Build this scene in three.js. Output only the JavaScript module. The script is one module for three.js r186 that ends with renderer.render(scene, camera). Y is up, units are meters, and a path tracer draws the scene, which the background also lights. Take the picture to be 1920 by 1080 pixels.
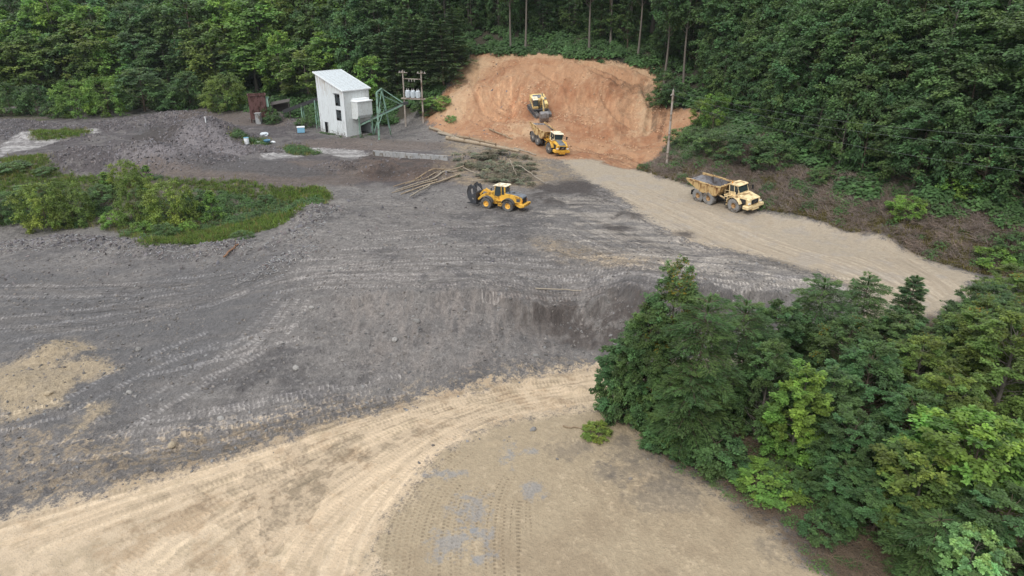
import * as THREE from 'three';
import { mergeGeometries, toCreasedNormals } from 'three/addons/utils/BufferGeometryUtils.js';
import { RoundedBoxGeometry } from 'three/addons/geometries/RoundedBoxGeometry.js';

// ---------- camera, sky, sun, exposure ----------
const scene = new THREE.Scene();
const EYE = 26, PITCH = 23 * Math.PI / 180, FOCAL = 1280;               // FOCAL in pixels of the 1920 x 1080 photograph
const camera = new THREE.PerspectiveCamera(2 * Math.atan(540 / FOCAL) * 180 / Math.PI, 16 / 9, 0.5, 1500);
camera.position.set(0, EYE, 0);
camera.rotation.set(-PITCH, 0, 0);
const renderer = new THREE.WebGLRenderer({ antialias: true });
renderer.toneMapping = THREE.LinearToneMapping;
renderer.toneMappingExposure = 1.52;
scene.fog = new THREE.FogExp2(new THREE.Color(0.78, 0.85, 0.93), 0.00007);
renderer.shadowMap.enabled = true;
{
  // overcast sky: brighter towards the zenith, the same all round
  const W = 256, H = 128, d = new Float32Array(W * H * 4);
  for (let j = 0; j < H; j++) {
    const up = Math.max(0, Math.sin(((j + 0.5) / H - 0.5) * Math.PI)), l = 0.46 + 0.54 * up;
    for (let i = 0; i < W; i++) {
      const a = i / W * Math.PI * 2, c = l * (1 + 0.035 * Math.sin(3 * a + 5 * up) * Math.sin(2 * a + 1 + 9 * up));
      d.set([c * 0.955, c * 1.0, c * 1.06, 1], (j * W + i) * 4);
    }
  }
  const t = new THREE.DataTexture(d, W, H, THREE.RGBAFormat, THREE.FloatType);
  t.mapping = THREE.EquirectangularReflectionMapping; t.magFilter = THREE.LinearFilter; t.needsUpdate = true;
  scene.background = t; scene.environment = t;
}
const sun = new THREE.DirectionalLight(new THREE.Color(1, 0.965, 0.9), 1.5);
sun.position.set(-70, 150, 40); sun.target.position.set(0, 0, -90);
sun.castShadow = true; sun.shadow.radius = 34; sun.shadow.mapSize.set(4096, 4096);
Object.assign(sun.shadow.camera, { left: -180, right: 180, top: 180, bottom: -180, near: 1, far: 500 });
scene.add(sun, sun.target);

// ---------- small helpers ----------
function rng(seed) { let s = seed >>> 0; return () => { s = (s + 0x6d2b79f5) | 0; let t = Math.imul(s ^ (s >>> 15), 1 | s); t = (t + Math.imul(t ^ (t >>> 7), 61 | t)) ^ t; return ((t ^ (t >>> 14)) >>> 0) / 4294967296; }; }
const lerp = (a, b, t) => a + (b - a) * t, clamp = (v, a = 0, b = 1) => Math.min(b, Math.max(a, v));
const sstep = (a, b, v) => { const t = clamp((v - a) / (b - a)); return t * t * (3 - 2 * t); };
const V = (x, y, z) => new THREE.Vector3(x, y, z);
const lin = (r, g, b) => new THREE.Color().setRGB(r, g, b);
const taken = new Map();
function numbered(name) { const n = taken.get(name) ?? 0; taken.set(name, n + 1); return n ? name + '_' + String(n).padStart(3, '0') : name; }
function shade(o) { o.traverse((m) => { if (m.isMesh) { m.castShadow = true; m.receiveShadow = true; } }); return o; }
function tag(o, label, category, group, kind) {
  if (label) o.userData.label = label; if (category) o.userData.category = category; if (group) o.userData.group = group; if (kind) o.userData.kind = kind;
  return o;
}
function thing(name, label, category, group) { const g = new THREE.Group(); g.name = numbered(name); tag(g, label, category, group); scene.add(g); return g; }
function boxUV(g, size = 3) {                              // uv in metres from the side each face points to
  if (g.userData.boxed) return g; const q = g.index ? g.toNonIndexed() : g, p = q.attributes.position, n = q.attributes.normal, uv = new Float32Array(p.count * 2), o = (taken.get('uv') ?? 0) * 0.37; taken.set('uv', (taken.get('uv') ?? 0) + 1);
  for (let i = 0; i < p.count; i++) { const a = Math.abs(n.getX(i)), b = Math.abs(n.getY(i)), c = Math.abs(n.getZ(i)); uv[i * 2] = (a > b && a > c ? p.getZ(i) : p.getX(i)) / size + o; uv[i * 2 + 1] = (b >= a && b >= c ? p.getZ(i) : p.getY(i)) / size + o * 0.7; }
  q.setAttribute('uv', new THREE.BufferAttribute(uv, 2)); q.userData.boxed = true; return q;
}
function part(name, geo, mat, parent) {
  let g0 = Array.isArray(geo) ? mergeAll(geo) : geo; if (mat.map && mat.userData.worn) { g0 = g0.userData.boxed ? g0 : boxUV(g0); if (!Array.isArray(geo)) geo.userData.same = g0; }
  const m = new THREE.Mesh(g0, mat); m.name = name; m.castShadow = m.receiveShadow = true; parent.add(m); return m; }
function single(name, geo, mat, label, category, group, kind) { const m = part(numbered(name), geo, mat, scene); return tag(m, label, category, group, kind); }
function mergeAll(list) {
  const l = list.map((g) => { const q = g.index ? g.toNonIndexed() : g; if (!q.attributes.uv) q.setAttribute('uv', new THREE.BufferAttribute(new Float32Array(q.attributes.position.count * 2), 2)); return q; });
  return l.length === 1 ? l[0] : mergeGeometries(l);
}
const bx = (w, h, d, x = 0, y = 0, z = 0, rx = 0, ry = 0, rz = 0) => new THREE.BoxGeometry(w, h, d).applyMatrix4(new THREE.Matrix4().makeRotationFromEuler(new THREE.Euler(rx, ry, rz))).translate(x, y, z);
const rb = (w, h, d, r, x = 0, y = 0, z = 0, rx = 0, ry = 0, rz = 0) => new RoundedBoxGeometry(w, h, d, 2, Math.min(r, w / 2.01, h / 2.01, d / 2.01)).applyMatrix4(new THREE.Matrix4().makeRotationFromEuler(new THREE.Euler(rx, ry, rz))).translate(x, y, z);
function rod(a, b, ra, rbb = ra, n = 8) {               // a tapered cylinder from a to b
  const d = b.clone().sub(a), g = new THREE.CylinderGeometry(rbb, ra, d.length(), n, 1);
  g.applyQuaternion(new THREE.Quaternion().setFromUnitVectors(V(0, 1, 0), d.clone().normalize()));
  return g.translate((a.x + b.x) / 2, (a.y + b.y) / 2, (a.z + b.z) / 2);
}
function beam(a, b, w, h = w) {                          // a square bar from a to b
  const d = b.clone().sub(a), m = new THREE.Matrix4().lookAt(b, a, Math.abs(d.clone().normalize().y) > 0.98 ? V(1, 0, 0) : V(0, 1, 0));
  return new THREE.BoxGeometry(w, h, d.length()).applyMatrix4(m).translate((a.x + b.x) / 2, (a.y + b.y) / 2, (a.z + b.z) / 2);
}
function prof(pts, width, bevel = 0.02, z = 0, holes = []) {   // a side profile (x, y) given a width across z
  const s = new THREE.Shape(pts.map((p) => new THREE.Vector2(p[0], p[1])));
  for (const h of holes) s.holes.push(new THREE.Path(h.map((p) => new THREE.Vector2(p[0], p[1]))));
  return new THREE.ExtrudeGeometry(s, { depth: Math.max(0.001, width - 2 * bevel), bevelEnabled: bevel > 0, bevelThickness: bevel, bevelSize: bevel * 0.8, bevelOffset: -bevel * 0.8, bevelSegments: 1, curveSegments: 6 }).translate(0, 0, z - width / 2 + bevel);
}
const std = (r, g, b, rough = 0.8, metal = 0, more = {}) => new THREE.MeshStandardMaterial({ color: lin(r, g, b), roughness: rough, metalness: metal, ...more });

// ---------- noise ----------
const NS = 1024;
function makeNoise(seed, base, octaves, gain = 0.5) {
  const out = new Float32Array(NS * NS); let amp = 1, tot = 0;
  for (let o = 0, f = base; o < octaves && f <= NS; o++, f *= 2, amp *= gain) {
    const r = rng(seed + o * 77), g = new Float32Array(f * f); for (let i = 0; i < g.length; i++) g[i] = r();
    const k = NS / f; tot += amp;
    for (let y = 0; y < NS; y++) {
      const fy = y / k, y0 = Math.floor(fy), ty = fy - y0, sy = ty * ty * (3 - 2 * ty), a = (y0 % f) * f, b = ((y0 + 1) % f) * f;
      for (let x = 0; x < NS; x++) {
        const fx = x / k, x0 = Math.floor(fx), tx = fx - x0, sx = tx * tx * (3 - 2 * tx), x1 = (x0 + 1) % f;
        const p = g[a + x0] + (g[a + x1] - g[a + x0]) * sx, q = g[b + x0] + (g[b + x1] - g[b + x0]) * sx;
        out[y * NS + x] += amp * (p + (q - p) * sy);
      }
    }
  }
  for (let i = 0; i < out.length; i++) out[i] = clamp((out[i] / tot - 0.5) * 1.7 + 0.5);
  return out;
}
const NA = makeNoise(11, 8, 7), NB = makeNoise(23, 64, 4, 0.65);        // cloudy, and grainy
function nz(A, u, v) {                                                 // bilinear, wraps at 1
  u = (u - Math.floor(u)) * NS; v = (v - Math.floor(v)) * NS;
  const x0 = u | 0, y0 = v | 0, tx = u - x0, ty = v - y0, x1 = (x0 + 1) & (NS - 1), y1 = (y0 + 1) & (NS - 1), a = (y0 & (NS - 1)) * NS, b = y1 * NS;
  const p = A[a + (x0 & (NS - 1))], q = A[a + x1], r = A[b + (x0 & (NS - 1))], s = A[b + x1];
  return p + (q - p) * tx + (r - p + (s - r - q + p) * tx) * ty;
}
const cloudy = (x, z, size) => nz(NA, x / (size * 8), z / (size * 8));   // features of about size metres
const grainy = (x, z, size) => nz(NB, x / (size * 64), z / (size * 64));

// ---------- terrain shape ----------
const CP = Math.cos(PITCH), SP = Math.sin(PITCH);
function ray(px, py) { const a = (px - 960) / FOCAL, b = -(py - 540) / FOCAL; return [a, b * CP - SP, -(CP + b * SP)]; }
function at(px, py, h) { const d = ray(px, py), t = (h - EYE) / d[1]; return [d[0] * t, d[2] * t, h]; }
const nodes = [];
for (const [px, py, h] of [
  // lower ground in front
  [0, 1080, -4.4], [480, 1080, -4.4], [960, 1080, -4.2], [1500, 1080, -4.2], [1900, 1080, -4], [800, 850, -4], [1100, 770, -3.9], [300, 950, -4.4], [0, 930, -4.5], [1350, 880, -3.8], [1130, 710, -3.8], [1330, 690, -3.2], [1560, 640, -2.2], [1720, 580, -0.9],
  // bank between them
  [1150, 552, -0.2], [900, 545, -0.1], [720, 540, -0.3], [1150, 530, 0.05], [900, 520, 0.05], [720, 510, 0], [1000, 576, -1.7], [1110, 580, -2.1], [820, 590, -1.5], [1120, 645, -3.5], [960, 670, -3.75], [800, 712, -4], [640, 765, -4.1], [1220, 560, -0.3], [1220, 640, -3.2], [600, 640, -2.2], [640, 560, -0.8], [1350, 555, -0.3], [1500, 545, -0.3],
  // the working yard
  [620, 480, -0.05], [600, 420, 0.2], [740, 420, 0], [945, 396, 0], [1100, 440, 0], [1377, 395, 0], [1300, 480, 0], [1600, 480, 0], [1780, 525, 0], [1240, 345, 0.2], [1100, 340, 0.2], [1000, 330, 0.2], [800, 340, 0.1], [680, 350, 0], [1800, 545, -0.2],
  // ground falling away on the left
  [540, 520, -0.9], [450, 530, -1.7], [450, 620, -2.7], [300, 600, -3], [200, 560, -3], [0, 560, -3.1], [0, 660, -3.6], [0, 780, -4.1], [300, 720, -3.8], [450, 760, -4], [250, 860, -4.3], [60, 850, -4.3], [0, 490, -2.6], [110, 470, -2.3], [250, 470, -2.2], [400, 470, -1.9], [490, 440, -1.2],
  // pit with bushes
  [40, 390, -3.6], [180, 395, -3.9], [330, 400, -3.6], [450, 395, -2.8], [540, 380, -1.5], [0, 335, -0.8], [150, 335, -0.6], [300, 338, -0.5], [450, 345, -0.4], [590, 358, -0.1],
  // far yard
  [300, 300, 0.2], [0, 280, 0.2], [500, 290, 0.1], [300, 225, 0.4], [0, 222, 0.6], [180, 216, 0.6], [480, 235, 0.6], [651, 257, 0.3], [596, 248, 0.3], [699, 252, 0.3], [560, 270, 0.2], [700, 300, 0.1], [840, 300, 0.3], [880, 300, 0.3], [950, 300, 0.4],
  // red cut
  [1033, 286, 0.7], [1006, 268, 1.4], [1060, 270, 1], [1006, 222, 4], [1045, 222, 4], [987, 208, 4.8], [1030, 206, 4.9], [1000, 170, 8.3], [1100, 170, 8.3], [1050, 107, 14], [900, 105, 13.6], [884, 108, 13.2], [872, 122, 11.6], [850, 152, 8.8], [1230, 128, 12], [1150, 112, 13.6], [880, 150, 9], [860, 185, 6.4], [840, 225, 2.6], [830, 243, 1.4], [930, 245, 2], [940, 200, 5.2], [1200, 165, 8.6], [1215, 200, 5.8], [1190, 250, 2.2], [1120, 250, 2.1], [1200, 308, 0.4], [1270, 262, 2.4], [1290, 222, 5.2], [1310, 205, 6.5], [1120, 290, 0.5], [770, 228, 1.4], [800, 205, 3.8],
  // bank on the right of the road
  [1250, 308, 1.4], [1280, 330, 0.8], [1330, 300, 3], [1400, 330, 2], [1460, 385, 0.8], [1450, 340, 2.4], [1560, 380, 2.2], [1600, 425, 0.5], [1720, 460, 0.4], [1700, 420, 2.2], [1830, 505, 0.3], [1900, 470, 1.8], [1900, 425, 3.6], [1400, 270, 5.5],
]) nodes.push(at(px, py, h));
nodes.push([-130, -175, 2], [-105, -182, 3], [-60, -178, 4], [-42, -172, 4.5], [-150, -215, 14], [-100, -215, 15], [-50, -205, 14], [-150, -270, 38], [-80, -270, 38], [-20, -230, 35], [-20, -300, 62], [-150, -340, 64], [60, -230, 42], [60, -300, 66], [20, -195, 25], [0, -178, 19], [-22, -178, 15], [-30, -184, 14], [-16, -171, 13], [-11, -167, 13.2],
  [44, -140, 12], [60, -120, 10], [66, -96, 7], [75, -82, 7], [74, -66, 5], [80, -50, 4], [100, -100, 18], [100, -140, 28], [104, -60, 13], [150, -100, 38], [150, -200, 60], [40, -172, 20], [150, -40, 28], [80, -20, 2], [58, -40, -1.5], [50, -18, -3], [0, -8, -4.6], [-60, -18, -4.8], [-100, -60, -4], [-150, -100, -2], [-140, -140, 0.3], [0, 30, -5], [-150, 20, -5], [150, 30, 8], [36, -44, -3], [28, -50, -2.8]);
// thin-plate spline through those points
const tps = (() => {
  const n = nodes.length, N = n + 3, A = Array.from({ length: N }, () => new Float64Array(N + 1)), U = (d2) => (d2 < 1e-9 ? 0 : d2 * Math.log(d2));
  for (let i = 0; i < n; i++) {
    for (let j = 0; j < n; j++) A[i][j] = U((nodes[i][0] - nodes[j][0]) ** 2 + (nodes[i][1] - nodes[j][1]) ** 2);
    A[i][i] += 3; A[i][n] = 1; A[i][n + 1] = nodes[i][0]; A[i][n + 2] = nodes[i][1]; A[i][N] = nodes[i][2];
    A[n][i] = 1; A[n + 1][i] = nodes[i][0]; A[n + 2][i] = nodes[i][1];
  }
  for (let c = 0; c < N; c++) {
    let p = c; for (let r = c + 1; r < N; r++) if (Math.abs(A[r][c]) > Math.abs(A[p][c])) p = r;
    [A[c], A[p]] = [A[p], A[c]];
    for (let r = 0; r < N; r++) if (r !== c) { const f = A[r][c] / A[c][c]; if (f) for (let k = c; k <= N; k++) A[r][k] -= f * A[c][k]; }
  }
  const w = A.map((row, i) => row[N] / row[i]);
  return (x, z) => { let s = w[n] + w[n + 1] * x + w[n + 2] * z; for (let i = 0; i < n; i++) { const a = x - nodes[i][0], b = z - nodes[i][1], q = a * a + b * b; if (q > 1e-9) s += w[i] * q * Math.log(q); } return s; };
})();
// heaps on top of it: x, z, height, reach along and across, turn
const heaps = [];
const heap = (px, py, h0, h, rx, rz, turn = 0, peak = 1.4) => { const [x, z] = at(px, py, h0); heaps.push([x, z, h, rx, rz, Math.cos(turn), Math.sin(turn), peak]); };
heap(290, 304, 0.2, 3.4, 17, 7.5, 0.05, 1.2); heap(170, 306, 0.2, 2.4, 13, 6.5, 0, 1.2); heap(385, 270, 0.2, 5.2, 11.5, 9, 0.1, 1.1); heap(470, 285, 0.2, 1.2, 10, 6, 0.2);
heap(60, 262, 0.3, 1.6, 20, 8); heap(20, 240, 0.5, 2.2, 16, 8); heap(250, 235, 0.5, 1.7, 16, 8); heap(330, 222, 0.5, 1.4, 14, 7);
heap(110, 450, -2.4, 1.3, 12, 4.5, 0.1); heap(260, 465, -2.2, 1.1, 10, 4.5, 0.1); heap(20, 450, -2.5, 1.1, 10, 5); heap(400, 470, -1.9, 0.9, 8, 4);
heap(580, 398, 0, 1.3, 5.5, 4.5, 0, 1.2); heap(715, 326, 0, 2.0, 5.5, 4, 0.1, 1.1); heap(790, 332, 0, 1.6, 6.5, 3.4, 0.1, 1.1); heap(640, 322, 0, 1.3, 7, 4.5, 0);
heap(552, 438, -0.1, 0.7, 3.2, 6, 0.5, 1.2); heap(515, 500, -0.8, 0.6, 3, 7, 0.6, 1.2); heap(1180, 406, 0, 0.85, 2.1, 1.8, 0, 1.1); heap(1037, 380, 0, 0.35, 2, 1.6); heap(1100, 388, 0, 0.3, 1.6, 1.3); heap(1275, 445, 0, 0.4, 2.5, 1.4); heap(925, 300, 0.3, 0.9, 9, 6);
heap(95, 665, -3.6, 0.9, 5.5, 3, 0.3); heap(40, 720, -3.8, 0.7, 6, 3.5, 0.2); heap(185, 785, -4, 0.35, 3, 1, 0.7); heap(440, 470, -1.6, 0.5, 5, 1.4, 0.5);
heap(560, 235, 0.4, 0.9, 6, 4); heap(720, 555, -0.4, 0.3, 14, 2); heap(1460, 570, -0.8, 1.0, 5, 2.4); heap(1300, 570, -0.6, 0.7, 7, 2.4);
{ const r = rng(88); for (let i = 0; i < 46; i++) heap(lerp(930, 1480, Math.pow(r(), 0.8)), 544 + r() * 26, -0.3, 0.15 + r() * 0.4, 0.7 + r() * 1.3, 0.5 + r() * 0.5, r() * 3); for (let i = 0; i < 40; i++) heap(lerp(250, 1120, r()), lerp(840, 660, r()) + (r() - 0.5) * 60, -3.8, 0.1 + r() * 0.25, 0.6 + r() * 1.2, 0.4 + r() * 0.5, r() * 3); }
function heapAt(x, z) {
  let s = 0;
  for (const [hx, hz, h, rx, rz, c, sn, pk] of heaps) {
    const a = x - hx, b = z - hz; if (a > 34 || a < -34 || b > 34 || b < -34 || a * a + b * b > 2.3 * Math.max(rx * rx, rz * rz)) continue;
    const u = (a * c + b * sn) / rx, v = (-a * sn + b * c) / rz, q = Math.sqrt(u * u + v * v);
    if (q < 1.5) { const e = q * (0.86 + 0.3 * cloudy(x, z, 2.2)); if (e < 1) s = Math.max(s, h * Math.pow(1 - e * e * (3 - 2 * e), pk / 1.4)) ; }
  }
  return s;
}

// ---------- masks of what the ground is made of, on a 0.25 m raster ----------
const MX0 = -140, MZ0 = -200, MW = 960, MH = 740, MC = 0.25;
const coarse = (x, z) => tps(x, z) + heapAt(x, z);
function hit0(px, py) {                                                // where the sight line meets the ground
  const d = ray(px, py), l = Math.hypot(...d); let t = 15 / l;
  for (let i = 0; i < 900; i++) { const x = d[0] * t, y = EYE + d[1] * t, z = d[2] * t, g = coarse(x, z); if (y <= g) return [x, z]; t += Math.max(0.04, (y - g) * 0.35) / l; if (t > 400) break; }
  return [d[0] * t, d[2] * t];
}
function blur(a, w, h, r) {
  const t = new Float32Array(a.length), n = 2 * r + 1;
  for (let y = 0; y < h; y++) { let s = 0; for (let x = -r; x <= r; x++) s += a[y * w + clamp(x, 0, w - 1)]; for (let x = 0; x < w; x++) { t[y * w + x] = s / n; s += a[y * w + Math.min(w - 1, x + r + 1)] - a[y * w + Math.max(0, x - r)]; } }
  for (let x = 0; x < w; x++) { let s = 0; for (let y = -r; y <= r; y++) s += t[clamp(y, 0, h - 1) * w + x]; for (let y = 0; y < h; y++) { a[y * w + x] = s / n; s += t[Math.min(h - 1, y + r + 1) * w + x] - t[Math.max(0, y - r) * w + x]; } }
}
function mask(polys, soft = 3) {                                        // polygons in photograph pixels, laid on the ground
  const c = document.createElement('canvas'); c.width = MW; c.height = MH; const g = c.getContext('2d');
  g.fillStyle = '#000'; g.fillRect(0, 0, MW, MH);
  for (const { p, v = 1, world } of polys) {
    g.fillStyle = `rgb(${v * 255 | 0},0,0)`; g.beginPath();
    p.forEach(([a, b], i) => { const [x, z] = world ? [a, b] : hit0(a, b); g[i ? 'lineTo' : 'moveTo']((x - MX0) / MC, (z - MZ0) / MC); });
    g.closePath(); g.fill();
  }
  const d = g.getImageData(0, 0, MW, MH).data, f = new Float32Array(MW * MH); for (let i = 0; i < f.length; i++) f[i] = d[i * 4] / 255;
  if (soft) { blur(f, MW, MH, soft); blur(f, MW, MH, soft); }
  return f;
}
function look(f, x, z) {
  const u = clamp((x - MX0) / MC - 0.5, 0, MW - 1.01), v = clamp((z - MZ0) / MC - 0.5, 0, MH - 1.01), x0 = u | 0, y0 = v | 0, a = u - x0, b = v - y0, i = y0 * MW + x0;
  return lerp(lerp(f[i], f[i + 1], a), lerp(f[i + MW], f[i + MW + 1], a), b);
}
const poly = (...p) => ({ p });
const M = {
  road: mask([poly([1045, 296], [1120, 282], [1195, 314], [1235, 332], [1310, 352], [1420, 392], [1560, 422], [1700, 462], [1828, 512], [1812, 556], [1745, 600], [1560, 690], [1330, 720], [1300, 690], [1500, 640], [1660, 560], [1560, 520], [1420, 480], [1290, 452], [1200, 400], [1150, 360], [1085, 330])], 5),
  pale: mask([poly([1060, 360], [1150, 380], [1230, 430], [1330, 470], [1500, 505], [1640, 555], [1560, 550], [1330, 520], [1200, 500], [1080, 450], [1000, 400]), poly([1580, 500], [1700, 540], [1690, 580], [1620, 560])], 10),
  sand: mask([poly([1330, 668], [1130, 684], [1000, 702], [800, 745], [600, 800], [450, 850], [250, 905], [100, 945], [-60, 985], [-160, 1180], [680, 1180], [705, 1010], [760, 915], [850, 832], [950, 788], [1130, 762], [1300, 745])], 4),
  tan: mask([poly([640, 1180], [700, 980], [760, 905], [850, 822], [950, 780], [1130, 755], [1190, 800], [1260, 880], [1400, 940], [1480, 1000], [1580, 1110], [1640, 1180])], 6),
  edge: mask([poly([0, 800], [250, 830], [450, 790], [700, 745], [900, 700], [1100, 672], [1320, 650], [1320, 690], [1000, 712], [800, 752], [600, 805], [450, 850], [250, 910], [0, 960])], 7),
  sandpile: mask([poly([-20, 690], [60, 662], [118, 634], [150, 636], [165, 652], [120, 668], [100, 690], [190, 670], [225, 690], [150, 718], [110, 760], [0, 790]), poly([135, 805], [180, 755], [222, 752], [205, 775], [165, 800], [135, 825]), poly([0, 770], [90, 735], [50, 780], [0, 800])], 2),
  clay: mask([poly([795, 218], [845, 160], [868, 125], [880, 100], [960, 100], [1050, 102], [1160, 106], [1245, 122], [1252, 150], [1228, 188], [1260, 202], [1312, 205], [1322, 225], [1285, 250], [1245, 300], [1195, 318], [1110, 296], [1030, 300], [960, 285], [880, 262], [820, 246])], 3),
  claypale: mask([poly([815, 225], [850, 170], [880, 112], [900, 104], [960, 101], [1100, 104], [1240, 122], [1240, 150], [1190, 138], [1080, 114], [960, 112], [905, 130], [880, 180], [880, 225]), poly([1200, 165], [1245, 140], [1225, 190], [1225, 250], [1185, 260], [1190, 200]), poly([960, 225], [1010, 232], [1000, 262], [945, 255])], 5),
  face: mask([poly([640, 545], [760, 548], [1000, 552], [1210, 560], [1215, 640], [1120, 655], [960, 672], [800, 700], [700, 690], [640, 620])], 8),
  mud: mask([poly([985, 345], [1060, 330], [1140, 345], [1160, 375], [1080, 392], [1000, 385]), poly([640, 292], [740, 286], [850, 312], [840, 336], [740, 336], [640, 325]), poly([1240, 425], [1290, 430], [1330, 448], [1250, 445]), poly([1135, 400], [1205, 395], [1215, 412], [1150, 415]), poly([930, 548], [1210, 556], [1215, 645], [1090, 650], [1000, 590]), poly([1210, 556], [1500, 552], [1500, 580], [1210, 600]), poly([800, 696], [900, 672], [960, 672], [880, 705])], 5),
  brown: mask([poly([330, 205], [520, 205], [560, 235], [460, 235], [340, 225]), poly([380, 300], [620, 300], [700, 330], [660, 352], [400, 338], [200, 330], [220, 312]), poly([560, 262], [700, 258], [860, 268], [850, 280], [690, 282], [560, 276])], 6),
  slate: mask([poly([-60, 505], [200, 500], [420, 498], [530, 470], [560, 500], [500, 600], [330, 740], [120, 830], [-60, 850])], 14),
  spoilShade: mask([poly([-60, 222], [200, 218], [480, 215], [640, 262], [860, 290], [960, 320], [860, 350], [600, 348], [300, 336], [-60, 330])], 10),  // dark purple spoil ground, deepened to paint shade around the heaps
  litCrest: mask([poly([200, 305], [260, 272], [340, 278], [420, 310], [300, 322]), poly([300, 262], [350, 236], [400, 232], [450, 262], [470, 285], [360, 285])], 6),  // heap tops painted paler so that they look lit
  lawn: mask([poly([320, 334], [480, 343], [600, 350], [630, 372], [560, 378], [450, 364], [320, 350]), poly([255, 470], [330, 442], [420, 424], [520, 402], [570, 392], [535, 428], [420, 452], [300, 466]), poly([-60, 322], [60, 325], [200, 337], [260, 345], [200, 360], [-60, 360]), poly([0, 298], [70, 290], [108, 324], [0, 330]), poly([-80, 205], [120, 215], [110, 222], [-60, 240]), poly([55, 255], [110, 242], [165, 245], [150, 256], [80, 266])], 3),
  soilAndShade: mask([poly([1152, 409], [1166, 400], [1182, 393], [1200, 403], [1208, 410], [1180, 414]), poly([1088, 390], [1098, 384], [1112, 389], [1104, 393]), poly([1018, 380], [1030, 370], [1050, 374], [1054, 384], [1035, 386]), poly([1262, 442], [1275, 430], [1310, 440], [1300, 447]), poly([1120, 420], [1180, 424], [1200, 432], [1140, 432]), poly([1005, 350], [1060, 336], [1120, 348], [1100, 362], [1030, 364]), poly([240, 268], [262, 250], [300, 236], [345, 234], [318, 250], [302, 272])], 3),  // dark soil piles; the last patch paints shade between two heaps
  loam: mask([poly([650, 330], [665, 300], [705, 284], [760, 296], [840, 300], [860, 322], [820, 340], [700, 340])], 5),
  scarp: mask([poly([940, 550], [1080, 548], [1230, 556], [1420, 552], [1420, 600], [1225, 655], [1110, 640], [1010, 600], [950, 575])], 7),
  dust: mask([poly([840, 285], [900, 272], [1040, 296], [1090, 330], [1060, 350], [960, 352], [860, 345], [820, 320]), poly([850, 252], [1000, 285], [1040, 300], [900, 300], [840, 280]), poly([1000, 440], [1120, 470], [1320, 505], [1280, 512], [1080, 490], [1000, 460])], 7),
  slab: mask([poly([560, 275], [680, 283], [692, 292], [650, 297], [590, 284]), poly([480, 292], [570, 284], [590, 290], [500, 300]), poly([0, 268], [130, 244], [190, 238], [150, 252], [20, 288], [0, 298])], 2),
  dark: mask([poly([250, 245], [300, 232], [330, 240], [300, 268], [250, 268]), poly([0, 225], [40, 226], [60, 250], [0, 262]), poly([300, 285], [520, 300], [640, 330], [560, 335], [400, 320])], 4),  // dark spoil patches; the first adds painted shade between the heaps
  grass: mask([poly([-60, 322], [60, 325], [200, 338], [330, 336], [480, 346], [590, 352], [625, 372], [560, 398], [520, 425], [420, 448], [270, 465], [240, 440], [200, 425], [40, 418], [-60, 420]), poly([-80, 205], [120, 215], [110, 222], [-60, 240]), poly([0, 300], [70, 292], [105, 322], [0, 328]), poly([55, 255], [110, 242], [165, 245], [150, 256], [80, 266]), poly([525, 278], [560, 272], [600, 290], [560, 292]), poly([430, 246], [500, 262], [500, 275], [440, 262])], 3),
  brush: mask([poly([1205, 318], [1248, 285], [1300, 235], [1330, 215], [1480, 240], [1960, 330], [1990, 520], [1840, 512], [1700, 456], [1560, 416], [1430, 388], [1310, 346], [1235, 328])], 5),
  ferny: mask([poly([1430, 398], [1560, 412], [1720, 462], [1840, 508], [1960, 540], [1960, 500], [1800, 480], [1650, 430], [1500, 380])], 6),
  litter: mask([poly([1190, 790], [1250, 870], [1330, 900], [1400, 940], [1500, 1020], [1590, 1120], [1700, 1300], [2300, 1300], [2300, 560], [1840, 560], [1740, 610], [1560, 700], [1330, 730], [1200, 740])], 6),
  forest: mask([{ p: [[-140, -172], [-108, -172], [-72, -168], [-52, -163], [-46, -156], [-42, -150], [-30, -148], [-24, -152], [-19, -154], [-16, -159], [-13, -168], [-10, -172], [-4, -168], [5, -163], [16, -158], [23, -156.5], [30, -156], [32, -150], [31, -142], [34, -136], [37, -129], [38, -120], [37, -107], [38, -100.6], [39, -95.6], [41.5, -89], [44.5, -83], [47, -78], [51, -74], [54, -70], [58, -66], [70, -50], [70, -30], [100, -10], [100, -200], [-140, -200]], world: true }], 4),
};
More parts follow.
